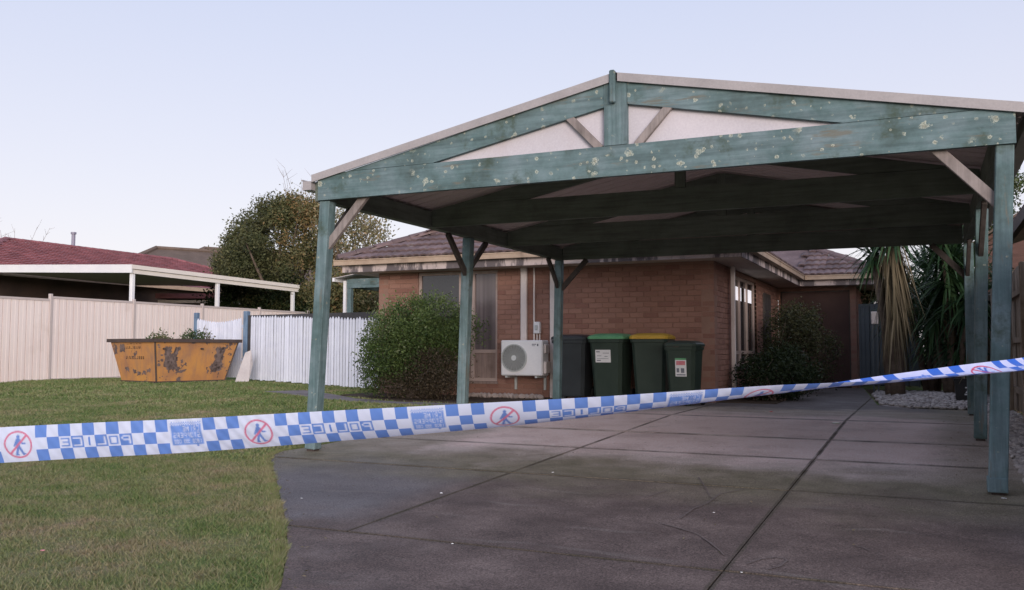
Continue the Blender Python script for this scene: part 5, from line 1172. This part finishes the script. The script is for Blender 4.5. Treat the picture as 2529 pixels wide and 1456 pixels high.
BLUE, WHITE, RED = (.045, .185, .66), (.77, .80, .92), (.72, .045, .12)
def tape_art():
    """one 500 mm repeat as seen from the reverse side (mirror writing), rows from the top edge"""
    S_ = 3; nW, nH = 20*CELL*S_, 3*CELL*S_; c1 = CELL*S_; A = np.zeros((nH, nW, 3)); A[:] = WHITE
    def rect(x0, x1, y0, y1, c_): A[int(round(y0)):int(round(y1)), int(round(x0)):int(round(x1))] = c_
    for k in range(20):
        if 11 <= k < 14 or 17 <= k: continue
        kk = k if k < 11 else k-14
        for r_ in range(3):
            if (kk+r_) % 2 == 0: rect(k*c1, (k+1)*c1, r_*c1, (r_+1)*c1, BLUE)
    def glyph(ch, x0, y0, w_, h_, c_):
        rows = FONT[ch].split()
        for j, row in enumerate(rows):
            for i, bit in enumerate(row[::-1]):
                if bit == '1': rect(x0+w_*i/5, x0+w_*(i+1)/5, y0+h_*j/7, y0+h_*(j+1)/7, c_)
    for i, ch in enumerate('ECILOP'):
        k = 2+i; cl = WHITE if i % 2 else BLUE; glyph(ch, k*c1+c1*.14, c1+c1*.14, c1*.72, c1*.72, cl)
    x0 = 11*c1; rect(x0+c1*.22, x0+c1*2.8, c1*.52, c1*2.22, (.09, .24, .72))
    for i in range(26):
        for j in range(3):
            if (i+j) % 2: rect(x0+c1*(.22+.0992*i), x0+c1*(.22+.0992*(i+1)), c1*(.22+.1*j), c1*(.22+.1*(j+1)), (.16, .30, .74))
    rect(x0+c1*2.2, x0+c1*2.36, c1*2.2, c1*2.42, (.09, .24, .72))
    for txt, yt, ht, wt in (('CRIME', .62, .42, .30), ('STOPPERS', 1.14, .42, .29), ('1800 333 000', 1.72, .34, .19)):
        for i, ch in enumerate(txt): glyph(ch, x0+c1*(2.68-wt*(i+1)+wt*.12), yt*c1, c1*wt*.76, c1*ht, WHITE)
    # walking figure in a barred ring
    yy_, xx_ = np.mgrid[0:nH, 0:nW]; px = (xx_-18.5*c1)/c1*25; py = (1.5*c1-yy_)/c1*25
    d = np.hypot(px, py)
    def seg(ax, ay, bx, by, r_):
        vx, vy = bx-ax, by-ay; t = np.clip(((px-ax)*vx+(py-ay)*vy)/(vx*vx+vy*vy), 0, 1); return np.hypot(px-ax-t*vx, py-ay-t*vy) < r_
    man = (np.hypot(px-1, py-17) < 3.4)
    for sgm in ((0.5, 10, -.5, -1, 4.6), (0, -2, -5.5, -21, 2.5), (1, -2, 8, -20, 2.5), (-5.5, -21, -1.5, -21.5, 1.5), (8, -20, 12, -19.5, 1.5), (-2, 11, -8.5, -2, 1.9), (3, 10, 9, 2, 1.9), (9, 2, 14, 2, 1.6)): man |= seg(*sgm)
    A[man] = (.06, .17, .58)
    A[((d > 25.2) & (d < 28.8)) | (seg(-19, -19, 19, 19, 2.0))] = RED
    A = A.reshape(3*CELL, S_, 20*CELL, S_, 3).mean((1, 3)); return A
ART = tape_art()
path_px = [(-1500, 1222, 2.02), (-900, 1168, 1.93), (-450, 1131, 1.88), (0, 1099, 1.83), (220, 1087, 1.82), (470, 1075, 1.815), (760, 1056, 1.79), (1085, 1034, 1.755), (1280, 1020, 1.745), (1480, 1003, 1.74), (1700, 981, 1.745), (1900, 961, 1.76), (2080, 944, 1.785), (2250, 927, 1.81), (2400, 911, 1.835), (2529, 898, 1.86), (2700, 876, 2.05), (2860, 842, 2.55), (3000, 806, 3.32)]
ap_h = [(-1500, 84), (-900, 86), (0, 88), (470, 84), (760, 79), (1085, 69), (1280, 62), (1480, 49), (1700, 33), (1850, 22), (1960, 12), (2040, 4), (2100, -8), (2250, -19), (2400, -27), (2529, -32), (2700, -36), (3000, -34)]
PP = np.array([list(Zp(u, v, Z_)) for u, v, Z_ in path_px]); UU = np.array([q[0] for q in path_px]); uu = np.linspace(-1500, 3000, 1400)
# smooth the path
def cr(U, Pn, q):
    o_ = np.zeros((len(q), Pn.shape[1])); m_ = np.gradient(Pn, U, axis=0); i = np.clip(np.searchsorted(U, q)-1, 0, len(U)-2); h = (U[i+1]-U[i])[:, None]; t = ((q-U[i])/(U[i+1]-U[i]))[:, None]
    return (2*t**3-3*t**2+1)*Pn[i]+(t**3-2*t**2+t)*h*m_[i]+(-2*t**3+3*t**2)*Pn[i+1]+(t**3-t**2)*h*m_[i+1]
pts = cr(UU, PP, uu); sl_ = np.concatenate([[0], np.cumsum(np.linalg.norm(np.diff(pts, axis=0), axis=1))])
s_u = lambda u: np.interp(u, uu, sl_)
nS = int(sl_[-1]/STEP); sv = np.arange(nS+1)*STEP; uq = np.interp(sv, sl_, uu); C3 = np.stack([np.interp(sv, sl_, pts[:, k]) for k in range(3)], 1)
Tn = np.gradient(C3, axis=0); Tn /= np.linalg.norm(Tn, axis=1)[:, None]
hh = np.interp(uq, [a for a, b in ap_h], [b for a, b in ap_h]); Zd = np.interp(uq, UU, [q[2] for q in path_px]); full = .075*F_D/Zd
ker = np.ones(121)/121; hh = np.convolve(np.pad(hh, 60, mode='edge'), ker, 'valid')
# view-facing 'up' and 'away' at every station
eye = np.array([0, 0, CAM_H]); away = C3-eye; away /= np.linalg.norm(away, axis=1)[:, None]
away -= Tn*(away*Tn).sum(1)[:, None]; away /= np.linalg.norm(away, axis=1)[:, None]; upv = np.cross(Tn, away); upv *= np.sign(upv[:, 2])[:, None]
phi = np.arccos(np.clip(hh/full, -1, 1))           # turn of the band about its own length
nR = 3*CELL; tt_ = (np.arange(nR+1)/nR-.5)*.075      # + = lower edge
curl = .45*np.abs(np.sin(2*phi))+.5*np.sin(phi)**4          # the lower half rolls under
V = np.zeros((nS+1, nR+1, 3)); mid = nR//2
ds = .075/nR
ang = phi[:, None]+curl[:, None]*(np.arange(nR)+.5-nR/2)/nR*1.6
dy = np.cumsum(np.cos(ang)*ds, 1); dz = np.cumsum(np.sin(ang)*ds, 1)
dy = np.concatenate([np.zeros((nS+1, 1)), dy], 1); dz = np.concatenate([np.zeros((nS+1, 1)), dz], 1)
dy -= (dy[:, :1]+dy[:, -1:])/2; dz -= dz.mean(1, keepdims=True)
vv_ = np.linspace(-1, 1, nR+1)[None, :]; s2 = sv[:, None]
amp = (.5+.5*np.sin(s2*5.3+1.1)*np.sin(s2*2.1))
rip = .0018*np.sin(s2*23)*vv_+.0010*np.sin(s2*61+1+1.4*vv_)+amp*(.0009*np.sin(s2*140+5*vv_+2*np.sin(s2*17))+.0006*np.sin(s2*260-7*vv_))+.0012*np.sin(s2*9+.5)*vv_**2
V = C3[:, None, :]-upv[:, None, :]*dy[:, :, None]+away[:, None, :]*(dz+rip)[:, :, None]
# phase: a repeat starts at picture x = 684
s_ref = s_u(684.0)
colm = (np.floor(((sv[:-1]+STEP/2-s_ref)*1000/25*CELL)).astype(int)) % (20*CELL)
artF = ART[:, colm, :].transpose(1, 0, 2).reshape(-1, 3)
ii, jj = np.meshgrid(np.arange(nS), np.arange(nR), indexing='ij'); w1 = nR+1
q = np.stack([ii*w1+jj, (ii+1)*w1+jj, (ii+1)*w1+jj+1, ii*w1+jj+1], -1).reshape(-1, 4)
Vf = V.reshape(-1, 3); nrm = np.cross(np.gradient(V, axis=0), np.gradient(V, axis=1)).reshape(-1, 3); nrm /= np.linalg.norm(nrm, axis=1)[:, None]+1e-12
VV = np.concatenate([Vf+nrm*.00012, Vf-nrm*.00012]); QQ = np.concatenate([q, q[:, ::-1]+len(Vf)])
# the print side is strong, the reverse shows it paler through the film; which layer faces the viewer at the left end is the reverse
near0 = (nrm.reshape(nS+1, nR+1, 3)[10, mid] @ (eye-C3[10])) > 0
rev = artF*.62+np.array([.40, .45, .60])*.38+.0; rev[:, 0] = artF[:, 0]*.74+.125; rev[:, 1] = artF[:, 1]*.74+.165; rev[:, 2] = artF[:, 2]*.72+.26
strong = artF*np.array([.85, .85, 1.0])
colr = np.concatenate([rev, strong] if near0 else [strong, rev])
me = big_mesh('police_tape', VV, QQ, smooth=True)
ca = me.attributes.new('print', 'FLOAT_COLOR', 'FACE'); ca.data.foreach_set('color', np.concatenate([colr, np.ones((len(colr), 1))], 1).astype(np.float32).ravel())
s = NT('tape_film'); an = s.n('Attribute', attribute_name='print'); s.done(an.outputs['Color'], .38, .4)
tr = s.n('BsdfTranslucent'); s.l(an.outputs['Color'], tr.inputs[0]); ms = s.n('MixShader'); ms.inputs[0].default_value = .25; o_ = s.t.nodes['Material Output']; s.l(s.b.outputs[0], ms.inputs[1]); s.l(tr.outputs[0], ms.inputs[2]); s.l(ms.outputs[0], o_.inputs[0])
tag(link('police_tape', me, s.m), 'blue and white checked police tape stretched across the foreground with a twist', 'tape')

# ------------------------------------------------------------------ litter on the concrete and lawn
def scrap(name, label, u, v, size, mat, seed, cat='litter'):
    rr = random.Random(seed); p = gnd(u, v); b = bmesh.new(); bmesh.ops.create_icosphere(b, subdivisions=1, radius=1)
    for v_ in b.verts: v_.co = Vector((v_.co.x*size, v_.co.y*size*.7, max(-.2, v_.co.z)*size*.35))*(1+rr.uniform(-.35, .35))+Vector((p.x, p.y, p.z+.018+size*.1))
    mb = MB(); mb.bm(b); return tag(mb.build(name, M[mat]), label, cat)
g_ = 'paper scraps on the concrete'
for i, (u, v, sz, lb_) in enumerate(((745, 1237, .009, 'tiny white scrap on the grey left bay of the driveway'), (1090, 1224, .013, 'white scrap lying on the long driveway joint'), (1365, 1172, .011, 'pale scrap on the mossy concrete below the tape'), (1117, 1351, .008, 'tiny white scrap on the cross joint of the concrete'), (1763, 1273, .007, 'tiny pale scrap on the dark open concrete'), (1832, 1423, .007, 'tiny white scrap near the crossing of two joints'), (2480, 1238, .018, 'pale chip beside the foot of the front right post'))):
    o = scrap('paper_scrap', lb_, u, v, sz, 'litter_white', 60+i); o['group'] = g_
scrap('bottle_cap', 'small red cap on the concrete under the carport', 1905, 1020, .026, 'litter_red', 71)
scrap('crumpled_wrapper', 'crumpled shiny wrapper by the driveway joint under the carport', 2065, 1050, .05, 'foil', 72)
scrap('fallen_leaf', 'curled dark red fallen leaf on the lawn', 105, 1368, .018, 'sticker_red', 73, 'leaf')

rl = np.random.default_rng(77); LV = []
def litter(x, y, sz):
    z = zg(x, y)+.021; a = rl.uniform(0, 6.28); l, w_ = sz*rl.uniform(.7, 1.4), sz*rl.uniform(.25, .5); ca, sa = math.cos(a), math.sin(a)
    for px_, py_, h in ((-l, 0, .002), (0, w_, rl.uniform(.001, .008)), (l, 0, rl.uniform(.002, .012)), (0, -w_, rl.uniform(.001, .008))): LV.append((x+px_*ca-py_*sa, y+px_*sa+py_*ca, z+h))
for k in range(150):
    q = rl.integers(1, len(ED)-1); f_ = rl.random(); p_ = ED[q]+(ED[q+1 if q+1 < len(ED) else q]-ED[q])*f_; litter(p_[0]+abs(rl.normal(0, .10)), p_[1]-abs(rl.normal(0, .05)), .012)
for k in range(110): litter(rl.uniform(-5.3, .5), rl.uniform(4.5, 13.5), .011)
for k in range(90): litter(rl.normal(.35, .16), rl.uniform(6.5, 13.5), .013)
for k in range(110): litter(rl.uniform(-5.6, -2.2), rl.normal(13.35, .35), .016)
LV = np.array(LV); tag(link('leaf_litter', big_mesh('leaf_litter', LV, np.arange(len(LV)).reshape(-1, 4), rl.random(len(LV)//4)), M['dry_leaf']), 'small dry leaves and grit scattered over the concrete', 'leaf litter', kind='stuff')
